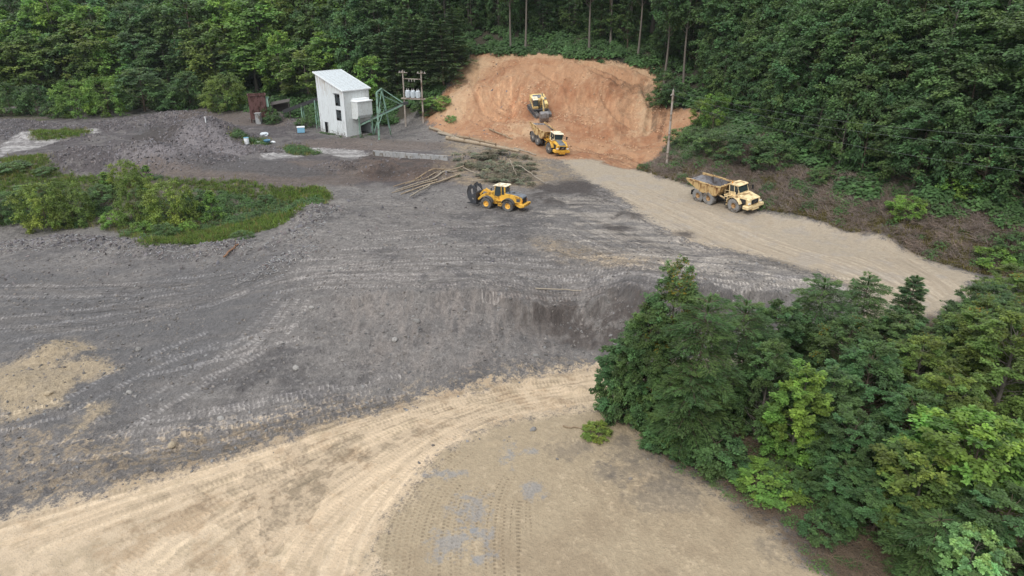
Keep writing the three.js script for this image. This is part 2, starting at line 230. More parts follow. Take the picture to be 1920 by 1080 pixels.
const zoneRough = (x, z) => {                                          // lumps left by the machines, in metres
  const smooth = Math.max(look(M.road, x, z), look(M.sand, x, z), look(M.tan, x, z) * 0.8, look(M.slab, x, z));
  const far = sstep(-60, -68, z), spoil = clamp(heapAt(x, z) * 0.7) ;
  let r = (cloudy(x + 31, z, 3) - 0.5) * 0.22 + (grainy(x, z, 0.9) - 0.5) * lerp(0.16, 0.1, far) + (grainy(x + 9, z + 5, 0.45) - 0.5) * 0.09;
  r *= lerp(1, 0.22, clamp(smooth * 1.4));
  r += spoil * ((grainy(x, z, 1.1) - 0.5) * 0.55 + (grainy(x + 3, z, 0.5) - 0.5) * 0.3);
  const clay = look(M.clay, x, z);
  if (clay > 0.02) r += clay * (0.2 + 0.8 * sstep(3, 9, Math.hypot(x - 6, (z + 142) * 0.8))) * (0.3 + 0.7 * sstep(4, 9, Math.hypot(x - 6, z + 123))) * (0.3 + 0.7 * sstep(-160, -150, z)) * ((cloudy(x * 0.9 + z * 0.5, z * 0.8, 4) - 0.5) * 0.4 + (cloudy(x, z, 8) - 0.5) * 1.7 + (cloudy(x * 0.5 + 70, z * 1.9, 2.5) - 0.5) * 0.4 + (grainy(x, z, 0.9) - 0.5) * 0.1);
  const bank = look(M.edge, x, z) + (z > -62 && z < -52 && x > -20 && x < 14 ? 0.8 : 0);
  r += bank * ((grainy(x, z, 0.7) - 0.5) * 0.22 + (cloudy(x * 1.8, z * 0.6, 1.6) - 0.5) * 0.5);
  return r;
};
// ruts and ledges cut by the machines in the red bank: line, half width, depth
const ruts = [[[[1085, 118], [1150, 138], [1208, 163], [1222, 205], [1214, 250]], 0.9, 0.75], [[[1100, 111], [1180, 127], [1240, 148]], 0.7, 0.5], [[[892, 128], [884, 165], [906, 203], [950, 226]], 0.8, 0.6], [[[934, 150], [938, 202]], 0.5, 0.35], [[[976, 145], [962, 204]], 0.5, 0.35], [[[1040, 262], [1120, 280], [1200, 295]], 0.7, 0.4], [[[1010, 128], [1062, 160], [1076, 212]], 0.7, 0.45], [[[905, 118], [960, 122], [1040, 120]], 0.6, 0.4], [[[1130, 175], [1150, 215], [1190, 240]], 0.8, 0.6], [[[860, 190], [900, 232], [985, 250]], 0.7, 0.5]].map(([p, w, d]) => [p.map(([a, b]) => hit0(a, b)), w, d]);
function rutAt(x, z) {
  let s = 0;
  for (const [p, w, d] of ruts) for (let i = 0; i < p.length - 1; i++) {
    const ax = p[i][0], az = p[i][1], bx2 = p[i + 1][0] - ax, bz = p[i + 1][1] - az, t = clamp(((x - ax) * bx2 + (z - az) * bz) / (bx2 * bx2 + bz * bz)), e = Math.hypot(x - ax - bx2 * t, z - az - bz * t) / w;
    if (e < 2.6) s = Math.min(s, -d * (e < 1 ? 1 - e * e : 0)) + (e > 1 ? 0.3 * d * Math.max(0, 1 - Math.abs(e - 1.6)) : 0);
  }
  return s;
}
function scarpAt(x, z) {                                                // broken edge of the grey bank
  if (x < -25 || x > 34 || z < -64 || z > -50) return 0;
  const line = -61 + (cloudy(x, 3, 5) - 0.5) * 2.4 + (cloudy(x, 40, 1.5) - 0.5) * 0.9, e = z - line; return -1.15 * (0.45 * sstep(-24, -14, x) + 0.55 * sstep(-11, 1, x)) * sstep(33, 24, x) * sstep(0, 0.9, e) * sstep(8.5, 1.2, e);
}
const rawHeight = (x, z) => coarse(x, z) + zoneRough(x, z) + scarpAt(x, z) + (z < -108 && x > -24 && x < 40 ? rutAt(x, z) : 0);

// tensor grid, finer where it is near
const axis = (stops) => { const a = [stops[0][0]]; for (let i = 1; i < stops.length; i++) { const [to, step] = stops[i], from = a[a.length - 1], n = Math.max(1, Math.round((to - from) / step)); for (let k = 1; k <= n; k++) a.push(from + (to - from) * k / n); } return a; };
const GX = axis([[-420], [-140, 10], [-90, 0.9], [-64, 0.6], [-50, 0.45], [0, 0.3], [50, 0.3], [60, 0.5], [92, 0.7], [140, 4], [420, 12]]);
const GZ = axis([[-460], [-200, 10], [-176, 1.5], [-120, 0.55], [-70, 0.42], [-20, 0.29], [20, 4], [120, 15]]);
const GH = new Float32Array(GX.length * GZ.length);
for (let j = 0; j < GZ.length; j++) for (let i = 0; i < GX.length; i++) GH[j * GX.length + i] = rawHeight(GX[i], GZ[j]);
const seek = (a, v) => { let lo = 0, hi = a.length - 2; while (lo < hi) { const m = (lo + hi + 1) >> 1; if (a[m] <= v) lo = m; else hi = m - 1; } return lo; };
function ground(x, z) {
  const i = seek(GX, x), j = seek(GZ, z), a = clamp((x - GX[i]) / (GX[i + 1] - GX[i])), b = clamp((z - GZ[j]) / (GZ[j + 1] - GZ[j])), k = j * GX.length + i, n = GX.length;
  return lerp(lerp(GH[k], GH[k + 1], a), lerp(GH[k + n], GH[k + n + 1], a), b);
}
function hit(px, py) {
  const d = ray(px, py), l = Math.hypot(...d); let t = 15 / l;
  for (let i = 0; i < 2500; i++) { const x = d[0] * t, y = EYE + d[1] * t, z = d[2] * t, g = ground(x, z); if (y <= g) return V(x, g, z); t += Math.max(0.02, (y - g) * 0.3) / l; if (t > 420) break; }
  const x = d[0] * t, z = d[2] * t; return V(x, ground(x, z), z);
}
console.log('terrain', GX.length, GZ.length);

// ---------- marks of wheels and tracks, in metres on the ground ----------
const strokes = [];                                                     // { pts, kind, w, a, dash }
const flat = (pts) => pts.map(([a, b]) => { const [x, z] = hit0(a, b); return [x, z]; });
function smooth(pts, n = 40) { const c = new THREE.CatmullRomCurve3(pts.map(([x, z]) => V(x, 0, z)), false, 'centripetal'); return c.getPoints(n).map((p) => [p.x, p.z]); }
function shift(pts, d) { return pts.map((p, i) => { const a = pts[Math.max(0, i - 1)], b = pts[Math.min(pts.length - 1, i + 1)], l = Math.hypot(b[0] - a[0], b[1] - a[1]) || 1; return [p[0] - (b[1] - a[1]) / l * d, p[1] + (b[0] - a[0]) / l * d]; }); }
const rt = rng(5);
function tyrePair(pixels, gauge = 2.3, w = 0.62, a = 0.8) {             // two ribbons of lug prints
  const c = smooth(flat(pixels), 60);
  for (const s of [-1, 1]) strokes.push({ pts: shift(c, s * gauge / 2), kind: 'lug', w, a: a * (0.75 + 0.5 * rt()), dash: [0.17, 0.2] });
}
for (const p of [
  [[-40, 640], [180, 604], [400, 560], [570, 492]], [[190, 806], [330, 735], [450, 655], [540, 560]], [[-20, 800], [120, 762], [260, 690], [400, 630]], [[250, 812], [430, 786], [640, 748], [760, 722]], [[230, 830], [420, 806], [700, 752]],
  [[-20, 545], [200, 545], [400, 520]], [[-30, 610], [150, 590], [330, 560]], [[560, 500], [700, 485], [900, 478], [1180, 470]], [[560, 512], [760, 505], [1000, 506], [1260, 512]], [[600, 528], [800, 524], [1100, 528], [1300, 530]], [[640, 470], [900, 462], [1040, 455]],
  [[680, 440], [820, 430], [960, 424]], [[1000, 410], [1040, 440], [1090, 470], [1250, 500], [1500, 530]], [[1010, 425], [1120, 470], [1290, 492], [1310, 470]], [[1050, 415], [1200, 460], [1400, 500], [1600, 535]], [[1100, 520], [1350, 525], [1560, 540]], [[900, 535], [1100, 538], [1260, 540]],
  [[280, 690], [420, 660], [560, 620]], [[520, 540], [640, 515], [800, 512]], [[300, 800], [520, 762], [640, 742]], [[370, 700], [500, 640], [560, 560]], [[60, 850], [300, 826], [560, 790]],
]) tyrePair(p, 2.2 + 0.3 * rt(), 0.62, 0.78);
// pale and dark scrapes along the yard and road
function fan(A, B, n, kind, w, a, dash, seed, wob = 0.35) {
  const r = rng(seed), P = smooth(flat(A), 60), Q = smooth(flat(B), 60);
  for (let k = 0; k < n; k++) {
    const t = clamp((k + r()) / n), o = r() * 20, from = Math.floor(r() * (wob ? 30 : 1)), to = wob ? Math.min(60, from + 15 + Math.floor(r() * 45)) : 60, pts = [];
    for (let i = from; i <= to; i++) { const u = t + (wob ? (cloudy(i * 0.8 + o, k * 3, 6) - 0.5) * wob * 0.25 : 0); pts.push([lerp(P[i][0], Q[i][0], u), lerp(P[i][1], Q[i][1], u)]); }
    strokes.push({ pts, kind, w: w * (0.5 + r()), a: a * (0.4 + r() * 0.9), dash });
  }
}
const upA = [[1320, 675], [1130, 690], [950, 715], [750, 765], [550, 825], [330, 890], [120, 950], [-60, 1000]], upB = [[1300, 740], [1130, 752], [950, 782], [850, 830], [770, 905], [715, 1000], [690, 1120]];
const upM = [[1310, 715], [1130, 722], [960, 745], [800, 800], [640, 890], [470, 990], [330, 1120]];
fan(upA, upM, 40, 'dark', 0.45, 0.2, null, 1); fan(upM, upB, 34, 'dark', 0.5, 0.16, null, 2); fan(upA, upM, 44, 'light', 0.5, 0.2, null, 3); fan(upM, upB, 44, 'light', 0.5, 0.2, null, 4);
fan(upM, upB, 26, 'lug', 0.3, 0.2, [0.12, 0.15], 6, 0.05); fan(upA, upM, 16, 'lug', 0.36, 0.17, [0.14, 0.18], 7, 0.2); fan(upA, upM, 9, 'darklug', 0.5, 0.4, [0.16, 0.15], 8, 0.2); fan(upM, upB, 7, 'darklug', 0.4, 0.25, [0.14, 0.15], 31, 0.2); fan([[300, 900], [430, 985], [470, 1060]], [[700, 790], [620, 900], [560, 1000]], 12, 'dark', 0.8, 0.42, null, 32, 0.5); fan([[700, 800], [560, 880], [420, 960]], [[900, 770], [760, 830], [640, 930]], 9, 'dark', 0.6, 0.35, null, 33, 0.5);
fan([[870, 838], [780, 905], [735, 980], [712, 1120]], [[1010, 880], [1000, 960], [1010, 1120]], 27, 'dimple', 0.15, 0.6, [0.15, 0.15], 9, 0.06);
fan([[1000, 850], [1060, 960], [1120, 1120]], [[1200, 830], [1300, 930], [1480, 1100]], 34, 'lug', 0.22, 0.16, [0.12, 0.2], 10, 0.3);
fan([[560, 470], [800, 455], [1050, 440]], [[560, 540], [800, 540], [1250, 545]], 60, 'light', 0.16, 0.24, null, 11); fan([[560, 470], [800, 455], [1050, 440]], [[560, 540], [800, 540], [1250, 545]], 40, 'dark', 0.2, 0.3, null, 12);
fan([[1060, 310], [1200, 380], [1330, 450], [1560, 520], [1700, 590]], [[1190, 316], [1330, 362], [1480, 405], [1700, 470], [1800, 540]], 70, 'light', 0.3, 0.18, null, 13); fan([[1060, 310], [1200, 380], [1330, 450], [1560, 520], [1700, 590]], [[1190, 316], [1330, 362], [1480, 405], [1700, 470], [1800, 540]], 60, 'dark', 0.25, 0.16, null, 14);
fan([[1000, 405], [1100, 430], [1300, 470], [1560, 530]], [[1080, 350], [1200, 400], [1400, 470], [1620, 545]], 46, 'light', 0.2, 0.5, null, 15); fan([[1000, 405], [1100, 430], [1300, 470], [1560, 530]], [[1080, 350], [1200, 400], [1400, 470], [1620, 545]], 60, 'dark', 0.3, 0.55, null, 16);
fan([[-20, 530], [250, 530], [480, 500]], [[-20, 640], [250, 610], [560, 520]], 50, 'light', 0.14, 0.25, null, 17); fan([[-20, 530], [250, 530], [480, 500]], [[-20, 640], [250, 610], [560, 520]], 40, 'dark', 0.22, 0.35, null, 18);
fan([[-20, 870], [250, 850], [480, 800], [760, 740]], [[-20, 960], [250, 905], [480, 845], [790, 752]], 40, 'dark', 0.3, 0.25, null, 19);
fan([[560, 372], [750, 368], [900, 402]], [[560, 440], [760, 440], [980, 425]], 40, 'dark', 0.25, 0.3, null, 20); fan([[560, 372], [750, 368], [900, 402]], [[560, 440], [760, 440], [980, 425]], 30, 'light', 0.2, 0.25, null, 21);
fan([[0, 350], [640, 350], [860, 345]], [[300, 300], [640, 320], [860, 330]], 24, 'dark', 0.3, 0.3, null, 22); fan([[520, 262], [680, 262], [860, 275]], [[520, 280], [680, 284], [880, 298]], 24, 'light', 0.3, 0.3, null, 23);
// drag marks down and round the red cut
fan([[890, 112], [880, 160], [905, 200], [960, 225]], [[1060, 112], [1040, 150], [1010, 185], [1000, 200]], 44, 'light', 0.45, 0.2, null, 24); fan([[890, 112], [880, 160], [905, 200], [960, 225]], [[1060, 112], [1040, 150], [1010, 185], [1000, 200]], 30, 'dark', 0.5, 0.25, null, 25);
fan([[1060, 112], [1050, 160], [1060, 220]], [[1240, 130], [1190, 180], [1180, 260]], 40, 'light', 0.45, 0.18, null, 26); fan([[1060, 112], [1050, 160], [1060, 220]], [[1240, 130], [1190, 180], [1180, 260]], 30, 'dark', 0.6, 0.25, null, 27);
fan([[1080, 118], [1150, 140], [1210, 165], [1215, 220]], [[1100, 112], [1180, 130], [1238, 160], [1225, 240]], 16, 'dark', 0.6, 0.6, null, 28); fan([[930, 150], [935, 190], [940, 205]], [[985, 140], [978, 170], [965, 205]], 8, 'light', 0.6, 0.8, null, 29);
fan([[1040, 262], [1120, 285], [1200, 300]], [[1060, 245], [1150, 265], [1230, 285]], 24, 'dark', 0.4, 0.4, null, 30);

const PAINT = { light: [255, 0, 0], dark: [0, 0, 255], lug: [235, 255, 0], darklug: [0, 200, 200], dimple: [0, 0, 235] };
function drawMarks(g, x0, z0, s) {
  g.setTransform(1, 0, 0, 1, 0, 0); g.globalCompositeOperation = 'lighter'; g.lineJoin = 'round';
  for (const k of strokes) {
    g.setTransform(s, 0, 0, s, -x0 * s, -z0 * s); g.lineWidth = k.w; g.lineCap = k.kind === 'light' || k.kind === 'dark' ? 'round' : 'butt'; g.setLineDash(k.dash || []);
    const c = PAINT[k.kind]; g.strokeStyle = `rgba(${c[0]},${c[1]},${c[2]},${clamp(k.a)})`;
    g.beginPath(); k.pts.forEach(([x, z], i) => g[i ? 'lineTo' : 'moveTo'](x, z)); g.stroke();
    if (k.kind === 'lug') { g.setLineDash([]); g.strokeStyle = `rgba(120,0,0,${k.a * 0.6})`; g.stroke(); }
  }
}
const TO8 = new Uint8Array(4097); for (let i = 0; i <= 4096; i++) { const c = i / 4096; TO8[i] = Math.round(255 * (c <= 0.0031308 ? c * 12.92 : 1.055 * Math.pow(c, 1 / 2.4) - 0.055)); }
const C = { scarp: [0.058, 0.047, 0.042], grey: [0.142, 0.129, 0.121], greyDark: [0.066, 0.061, 0.062], slate: [0.097, 0.092, 0.092], spoilShade: [0.066, 0.056, 0.058], litCrest: [0.172, 0.155, 0.160], loam: [0.089, 0.058, 0.043], greyPale: [0.215, 0.198, 0.184], road: [0.324, 0.268, 0.202], pale: [0.287, 0.254, 0.221], face: [0.192, 0.167, 0.151], sand: [0.455, 0.356, 0.248], sandDark: [0.270, 0.190, 0.118], tan: [0.305, 0.240, 0.160], tanDark: [0.240, 0.183, 0.120], clay: [0.350, 0.195, 0.108], clayRed: [0.259, 0.115, 0.056], clayPale: [0.455, 0.315, 0.195], mud: [0.051, 0.042, 0.039], brown: [0.110, 0.086, 0.073], slab: [0.327, 0.311, 0.303], grass: [0.061, 0.073, 0.028], brush: [0.094, 0.072, 0.051], litter: [0.086, 0.061, 0.039], forest: [0.041, 0.035, 0.022], blue: [0.215, 0.220, 0.232] };
const blueSpots = [[884, 955, 1.0, 0.7], [850, 1020, 1.1, 0.6], [905, 1010, 0.6, 0.4], [910, 1046, 0.7, 0.25], [832, 890, 1.1, 0.25], [992, 848, 0.5, 0.25], [1000, 920, 0.6, 0.4], [955, 850, 0.45, 0.7]].map(([a, b, r, s]) => { const p = hit0(a, b); return [p[0], p[1], r, s * 1.6]; });
const seepSpots = [[1220, 880, 3.2, 1.6], [1250, 930, 2.4, 1.6], [1495, 1020, 1.6, 1.4], [1080, 840, 2.4, 1.2], [1180, 850, 2.2, 1.4]].map(([a, b, r, s]) => { const p = hit0(a, b); return [p[0], p[1], r, s]; });
const MK = Object.keys(M), MBITS = new Uint32Array(MW * MH);
MK.forEach((k, n) => { const f = M[k]; for (let y = 0; y < MH - 1; y++) for (let x = 0; x < MW - 1; x++) { const i = y * MW + x; if (f[i] > 0.004 || f[i + 1] > 0.004 || f[i + MW] > 0.004 || f[i + MW + 1] > 0.004) MBITS[i] |= 1 << n; } });
MK.forEach((k, n) => { M[k].bit = 1 << n; });
function paint(x0, z0, w, d, PW, PH) {
  const cv = document.createElement('canvas'); cv.width = PW; cv.height = PH; const g = cv.getContext('2d');
  g.fillStyle = '#000'; g.fillRect(0, 0, PW, PH); drawMarks(g, x0, z0, PW / w);
  const mk = g.getImageData(0, 0, PW, PH).data, col = new Uint8Array(PW * PH * 4), bump = new Uint8Array(PW * PH * 4), step = w / PW;
  const fineA = Math.max(0.05, step * 1.6), near = step < 0.05;
  let r, gg, b; const mix = (c, t) => { if (t <= 0) return; if (t > 1) t = 1; r += (c[0] - r) * t; gg += (c[1] - gg) * t; b += (c[2] - b) * t; };
  for (let j = 0; j < PH; j++) {
    const z = z0 + (j + 0.5) / PH * d;
    for (let i = 0; i < PW; i++) {
      const x = x0 + (i + 0.5) / PW * w, o = (j * PW + i) * 4;
      const c9 = cloudy(x, z, 7), c2 = cloudy(x + 40, z + 7, 2.2), c1 = cloudy(x * 1.1 + 3, z + 60, 0.8), f1 = grainy(x, z, 0.3), f2 = grainy(x + 17, z + 3, fineA), sx = cloudy(x * 0.16 + 5, z * 1.2, 1.1);
      const wx = x + (c1 - 0.5) * 1.2 + (c2 - 0.5) * 2.0, wz = z + (f1 - 0.5) * 0.3 + (c1 - 0.5) * 0.7, jit = (f1 - 0.5) * 0.5 + (f2 - 0.5) * 0.5;
      const mu = clamp((wx - MX0) / MC - 0.5, 0, MW - 1.01), mv = clamp((wz - MZ0) / MC - 0.5, 0, MH - 1.01), mi = (mv | 0) * MW + (mu | 0), ma = mu - (mu | 0), mb = mv - (mv | 0), bits = MBITS[mi];
      const L = (f, k = 0.16) => { if (!(bits & f.bit)) return 0; const v = lerp(lerp(f[mi], f[mi + 1], ma), lerp(f[mi + MW], f[mi + MW + 1], ma), mb); return sstep(0.5 - k, 0.5 + k, v + jit * (1 - v) * v * 4); };
      r = C.grey[0]; gg = C.grey[1]; b = C.grey[2];
      mix(C.greyDark, sstep(0.4, 0.75, c9 * 0.5 + c2 * 0.5) * 0.75); mix(C.greyPale, sstep(0.52, 0.85, sx * 0.6 + c1 * 0.4) * 0.5); mix(C.greyPale, sstep(0.66, 0.9, f1) * 0.4); mix(C.greyDark, sstep(0.62, 0.9, 1 - f2) * 0.5);
      mix(C.slate, L(M.slate, 0.5) * (0.3 + 0.7 * sstep(0.3, 0.6, c9 * 0.5 + sx * 0.5))); mix(C.spoilShade, L(M.spoilShade, 0.4) * (0.45 + 0.5 * sstep(0.3, 0.6, c2))); mix(C.litCrest, L(M.litCrest, 0.5) * 0.8); mix(C.loam, L(M.loam, 0.4) * (0.55 + 0.45 * c1)); mix(C.brown, L(M.brown, 0.3) * (0.5 + 0.5 * c1)); mix(C.mud, L(M.mud, 0.35) * sstep(0.3, 0.7, c2 * 0.6 + c1 * 0.4) * 0.85); mix(C.greyDark, L(M.dark, 0.3) * 0.8); mix(C.tanDark, L(M.edge, 0.3) * sstep(0.36, 0.72, c1 * 0.5 + f1 * 0.5) * 0.7);
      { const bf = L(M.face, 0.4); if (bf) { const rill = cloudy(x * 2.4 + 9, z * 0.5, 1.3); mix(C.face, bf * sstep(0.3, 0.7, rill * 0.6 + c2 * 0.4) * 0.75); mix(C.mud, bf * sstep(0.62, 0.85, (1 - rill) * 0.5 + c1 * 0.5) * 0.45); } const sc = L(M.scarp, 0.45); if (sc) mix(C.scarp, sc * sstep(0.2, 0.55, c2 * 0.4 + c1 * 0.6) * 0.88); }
      let calm = 0, m = L(M.pale, 0.34); mix(C.pale, m * sstep(0.28, 0.62, sx * 0.55 + c2 * 0.45) * 0.8);
      m = L(M.road, 0.26); calm = m * 0.6; if (m) { mix(C.road, m); mix(C.pale, m * sstep(0.5, 0.8, c2) * 0.5); mix(C.sandDark, m * sstep(0.6, 0.9, c9 * 0.5 + c1 * 0.5) * 0.3); }
      m = L(M.tan, 0.3); if (m) { calm = Math.max(calm, m * 0.6); mix(C.tan, m); mix(C.tanDark, m * sstep(0.45, 0.8, c2 * 0.5 + c9 * 0.5) * 0.7); mix(C.sand, m * sstep(0.62, 0.85, f1 * 0.5 + c1 * 0.5) * 0.3); }
      m = L(M.sand, 0.34); if (m) { calm = Math.max(calm, m * 0.72); mix(C.sand, m); mix(C.tan, m * sstep(0.42, 0.75, c9 * 0.4 + c1 * 0.6) * 0.6); mix(C.sandDark, m * sstep(0.52, 0.8, c2 * 0.75 + f1 * 0.25) * 0.6); }
      mix(C.tan, L(M.sandpile, 0.5) * (0.75 + 0.25 * c1));
      m = L(M.clay, 0.42); if (m) { calm = Math.max(calm, m * 0.6);
        const st = cloudy(x * 1.3 + z * 0.4 + 2, z * 0.55, 1.6); mix(C.clay, m); mix(C.clayRed, m * sstep(0.42, 0.72, c9 * 0.6 + c2 * 0.4) * 0.85); mix(C.clayPale, m * sstep(0.5, 0.85, st * 0.5 + c2 * 0.5) * 0.4); mix(C.clayPale, Math.min(m, L(M.claypale, 0.4)) * (0.35 + 0.5 * c1)); mix(C.clayRed, m * sstep(0.6, 0.9, 1 - st) * 0.3); mix(C.brown, m * sstep(0.7, 0.92, c1 * 0.5 + f1 * 0.5) * 0.35);
      }
      mix(C.tanDark, L(M.dust, 0.5) * (0.25 + 0.6 * sstep(0.3, 0.65, c1 * 0.5 + c2 * 0.5))); mix(C.mud, L(M.soilAndShade, 0.4) * 0.92); mix(C.slab, L(M.slab, 0.4) * (0.35 + 0.6 * sstep(0.35, 0.65, c1 * 0.5 + sx * 0.5)));
      mix(C.brown, L(M.grass, 0.25) * 0.7); mix(C.grass, L(M.grass, 0.25) * sstep(0.35, 0.6, c2 * 0.5 + c1 * 0.5) * 0.8); mix(C.brush, L(M.brush, 0.25) * (0.75 + 0.25 * c1)); m = L(M.ferny, 0.3); mix(C.tanDark, m * 0.45 * sstep(0.4, 0.7, c1)); mix(C.grass, m * sstep(0.45, 0.7, c2) * 0.5); mix(C.litter, L(M.litter, 0.3)); mix(C.forest, L(M.forest, 0.25)); if (x < MX0 + 2 || x > 98 || z < MZ0 + 2) mix(C.forest, 1);
      if (z > -48) {
        for (const s of blueSpots) { const a = (x - s[0]) / s[2], e = (z - s[1]) / s[3], q = a * a + e * e; if (q < 4) mix(C.blue, sstep(1.5, 0.2, Math.sqrt(q) + (c1 - 0.5) * 1.6 + (f1 - 0.5) * 1.8 + (f2 - 0.5) * 0.8) * 0.6); }
        for (const s of seepSpots) { const a = (x - s[0]) / s[2], e = (z - s[1]) / s[3], q = a * a + e * e; if (q < 4) mix(C.greyDark, sstep(1.5, 0.3, Math.sqrt(q) + (c2 - 0.5) * 1.8 + (f1 - 0.5)) * 0.35); }
      }
      // wheel and scrape marks
      const lo = mk[o] / 255, lu = mk[o + 1] / 255, dk = mk[o + 2] / 255, worn = 0.35 + 0.65 * sstep(0.3, 0.6, c1 * 0.5 + f1 * 0.5);
      if (lo) { const t = lo * worn * (1 - 0.35 * calm), k = Math.min(1 + 0.55 * t + 0.05 * t / (r + 0.02), Math.max(1, 0.62 / r)); r *= k; gg *= k; b *= k; }
      if (dk) { const k = 1 - 0.5 * dk * worn; r *= k; gg *= k * 0.985; b *= k * 0.97; }
      // grit, pebbles and damp specks
      const f3 = grainy(x + 51, z + 29, near ? 0.17 : 0.34), ga = 1 - calm, grit = (1 + (f2 - 0.5) * 0.5 * ga) * (1 + (f3 - 0.5) * 0.4 * ga) * (1 + (f1 - 0.5) * 0.3 * ga), peb = sstep(0.8, 0.93, grainy(x * 1.3 + 7, z * 1.3, fineA * 1.5));
      r *= grit; gg *= grit; b *= grit;
      if (peb > 0) { const k = peb * 0.26; r += (Math.min(0.55, r * 2 + 0.05) - r) * k; gg += (Math.min(0.52, gg * 2 + 0.05) - gg) * k; b += (Math.min(0.48, b * 2 + 0.05) - b) * k; }
      col[o] = TO8[Math.min(4096, r * 4096 | 0)]; col[o + 1] = TO8[Math.min(4096, gg * 4096 | 0)]; col[o + 2] = TO8[Math.min(4096, b * 4096 | 0)]; col[o + 3] = 255;
      const h = clamp(0.42 + ((f2 - 0.5) * 0.26 + (f3 - 0.5) * 0.26 + (f1 - 0.5) * 0.26) * (1 - 0.7 * calm) + lu * 0.3 * worn - dk * 0.22 * worn + peb * 0.2);
      bump[o] = bump[o + 1] = bump[o + 2] = h * 255; bump[o + 3] = 255;
    }
  }
  const tex = (a, srgb) => { const t = new THREE.DataTexture(a, PW, PH); t.magFilter = THREE.LinearFilter; t.minFilter = THREE.LinearMipmapLinearFilter; t.generateMipmaps = true; if (srgb) t.colorSpace = THREE.SRGBColorSpace; t.needsUpdate = true; return t; };
  return new THREE.MeshStandardMaterial({ map: tex(col, true), bumpMap: tex(bump, false), bumpScale: near ? 0.2 : 0.3, roughness: 0.97 });
}
const TILES = [[-64, -70, 64, 50, 2048, 1600], [0, -70, 60, 50, 2048, 1706], [-140, -176, 140, 106, 2048, 1536], [0, -176, 92, 106, 1536, 1536], [-420, -460, 840, 580, 1024, 1024]];
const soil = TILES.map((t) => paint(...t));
console.log('painted');
{
  const NX = GX.length, NZ = GZ.length, inside = (t, x, z) => x > t[0] && x < t[0] + t[2] && z > t[1] && z < t[1] + t[3];
  const zones = { yard_ground: 0, sand_track: 1, haul_road: 2, clay_cut: 3, sandy_ground: 4, hillside: 5, road_bank: 6, overgrown_pit: 7 }, faces = {};
  // normals over the whole sheet
  const nor = new Float32Array(NX * NZ * 3);
  for (let j = 0; j < NZ; j++) for (let i = 0; i < NX; i++) {
    const a = Math.max(0, i - 1), c = Math.min(NX - 1, i + 1), e = Math.max(0, j - 1), f = Math.min(NZ - 1, j + 1), n = V(-(GH[j * NX + c] - GH[j * NX + a]) / (GX[c] - GX[a]), 1, -(GH[f * NX + i] - GH[e * NX + i]) / (GZ[f] - GZ[e])).normalize();
    n.toArray(nor, (j * NX + i) * 3);
  }
  for (let j = 0; j < NZ - 1; j++) for (let i = 0; i < NX - 1; i++) {
    const x = (GX[i] + GX[i + 1]) / 2, z = (GZ[j] + GZ[j + 1]) / 2, t = TILES.findIndex((q) => inside(q, x, z));
    const out = x < MX0 + 1 || x > 98 || z < MZ0 + 1 || z > -16;
    const zone = out || look(M.forest, x, z) > 0.5 ? 'hillside' : look(M.sand, x, z) > 0.5 ? 'sand_track' : look(M.tan, x, z) > 0.5 ? 'sandy_ground' : look(M.road, x, z) > 0.5 ? 'haul_road' : look(M.clay, x, z) > 0.5 ? 'clay_cut' : look(M.brush, x, z) > 0.5 ? 'road_bank' : look(M.litter, x, z) > 0.5 ? 'hillside' : look(M.grass, x, z) > 0.5 && z > -100 ? 'overgrown_pit' : 'yard_ground';
    ((faces[zone] ??= [])[t] ??= []).push(j * NX + i);
  }
  const LABEL = { yard_ground: ['dark grey coal spoil yard scored by wheel tracks', 'ground'], sand_track: ['pale sandy track sweeping across the front of the site', 'track'], haul_road: ['dusty beige haul road curving past the parked hauler', 'road'], clay_cut: ['orange red clay cut dug into the wooded hillside', 'earth cut'], sandy_ground: ['tan compacted ground beside the near trees', 'ground'], hillside: ['wooded hillside ground under the forest trees', 'hillside'], road_bank: ['brushy bank along the far side of the haul road', 'bank'], overgrown_pit: ['sunken ground under the green bushes amid grey spoil', 'ground'] };
  for (const zone of Object.keys(zones)) {
    const map = new Map(), pos = [], nrm = [], uv = [], index = [], groups = [], mats = [];
    (faces[zone] || []).forEach((cells, t) => {
      const q = TILES[t], start = index.length;
      const vert = (k) => { const key = t * 1e7 + k; let v = map.get(key); if (v === undefined) { v = pos.length / 3; map.set(key, v); const i = k % NX, j = (k / NX) | 0; pos.push(GX[i], GH[k], GZ[j]); nrm.push(nor[k * 3], nor[k * 3 + 1], nor[k * 3 + 2]); uv.push((GX[i] - q[0]) / q[2], (GZ[j] - q[1]) / q[3]); } return v; };
      for (const k of cells) { const a = vert(k), b = vert(k + 1), c = vert(k + NX), d = vert(k + NX + 1); index.push(a, c, b, b, c, d); }
      groups.push([start, index.length - start]); mats.push(soil[t]);
    });
    if (!index.length) continue;
    const g = new THREE.BufferGeometry();
    g.setAttribute('position', new THREE.Float32BufferAttribute(pos, 3)); g.setAttribute('normal', new THREE.Float32BufferAttribute(nrm, 3)); g.setAttribute('uv', new THREE.Float32BufferAttribute(uv, 2)); g.setIndex(index);
    groups.forEach(([s, n], i) => g.addGroup(s, n, i));
    const m = new THREE.Mesh(g, mats); m.name = zone; m.receiveShadow = m.castShadow = true; scene.add(tag(m, ...LABEL[zone], null, 'structure'));
  }
}

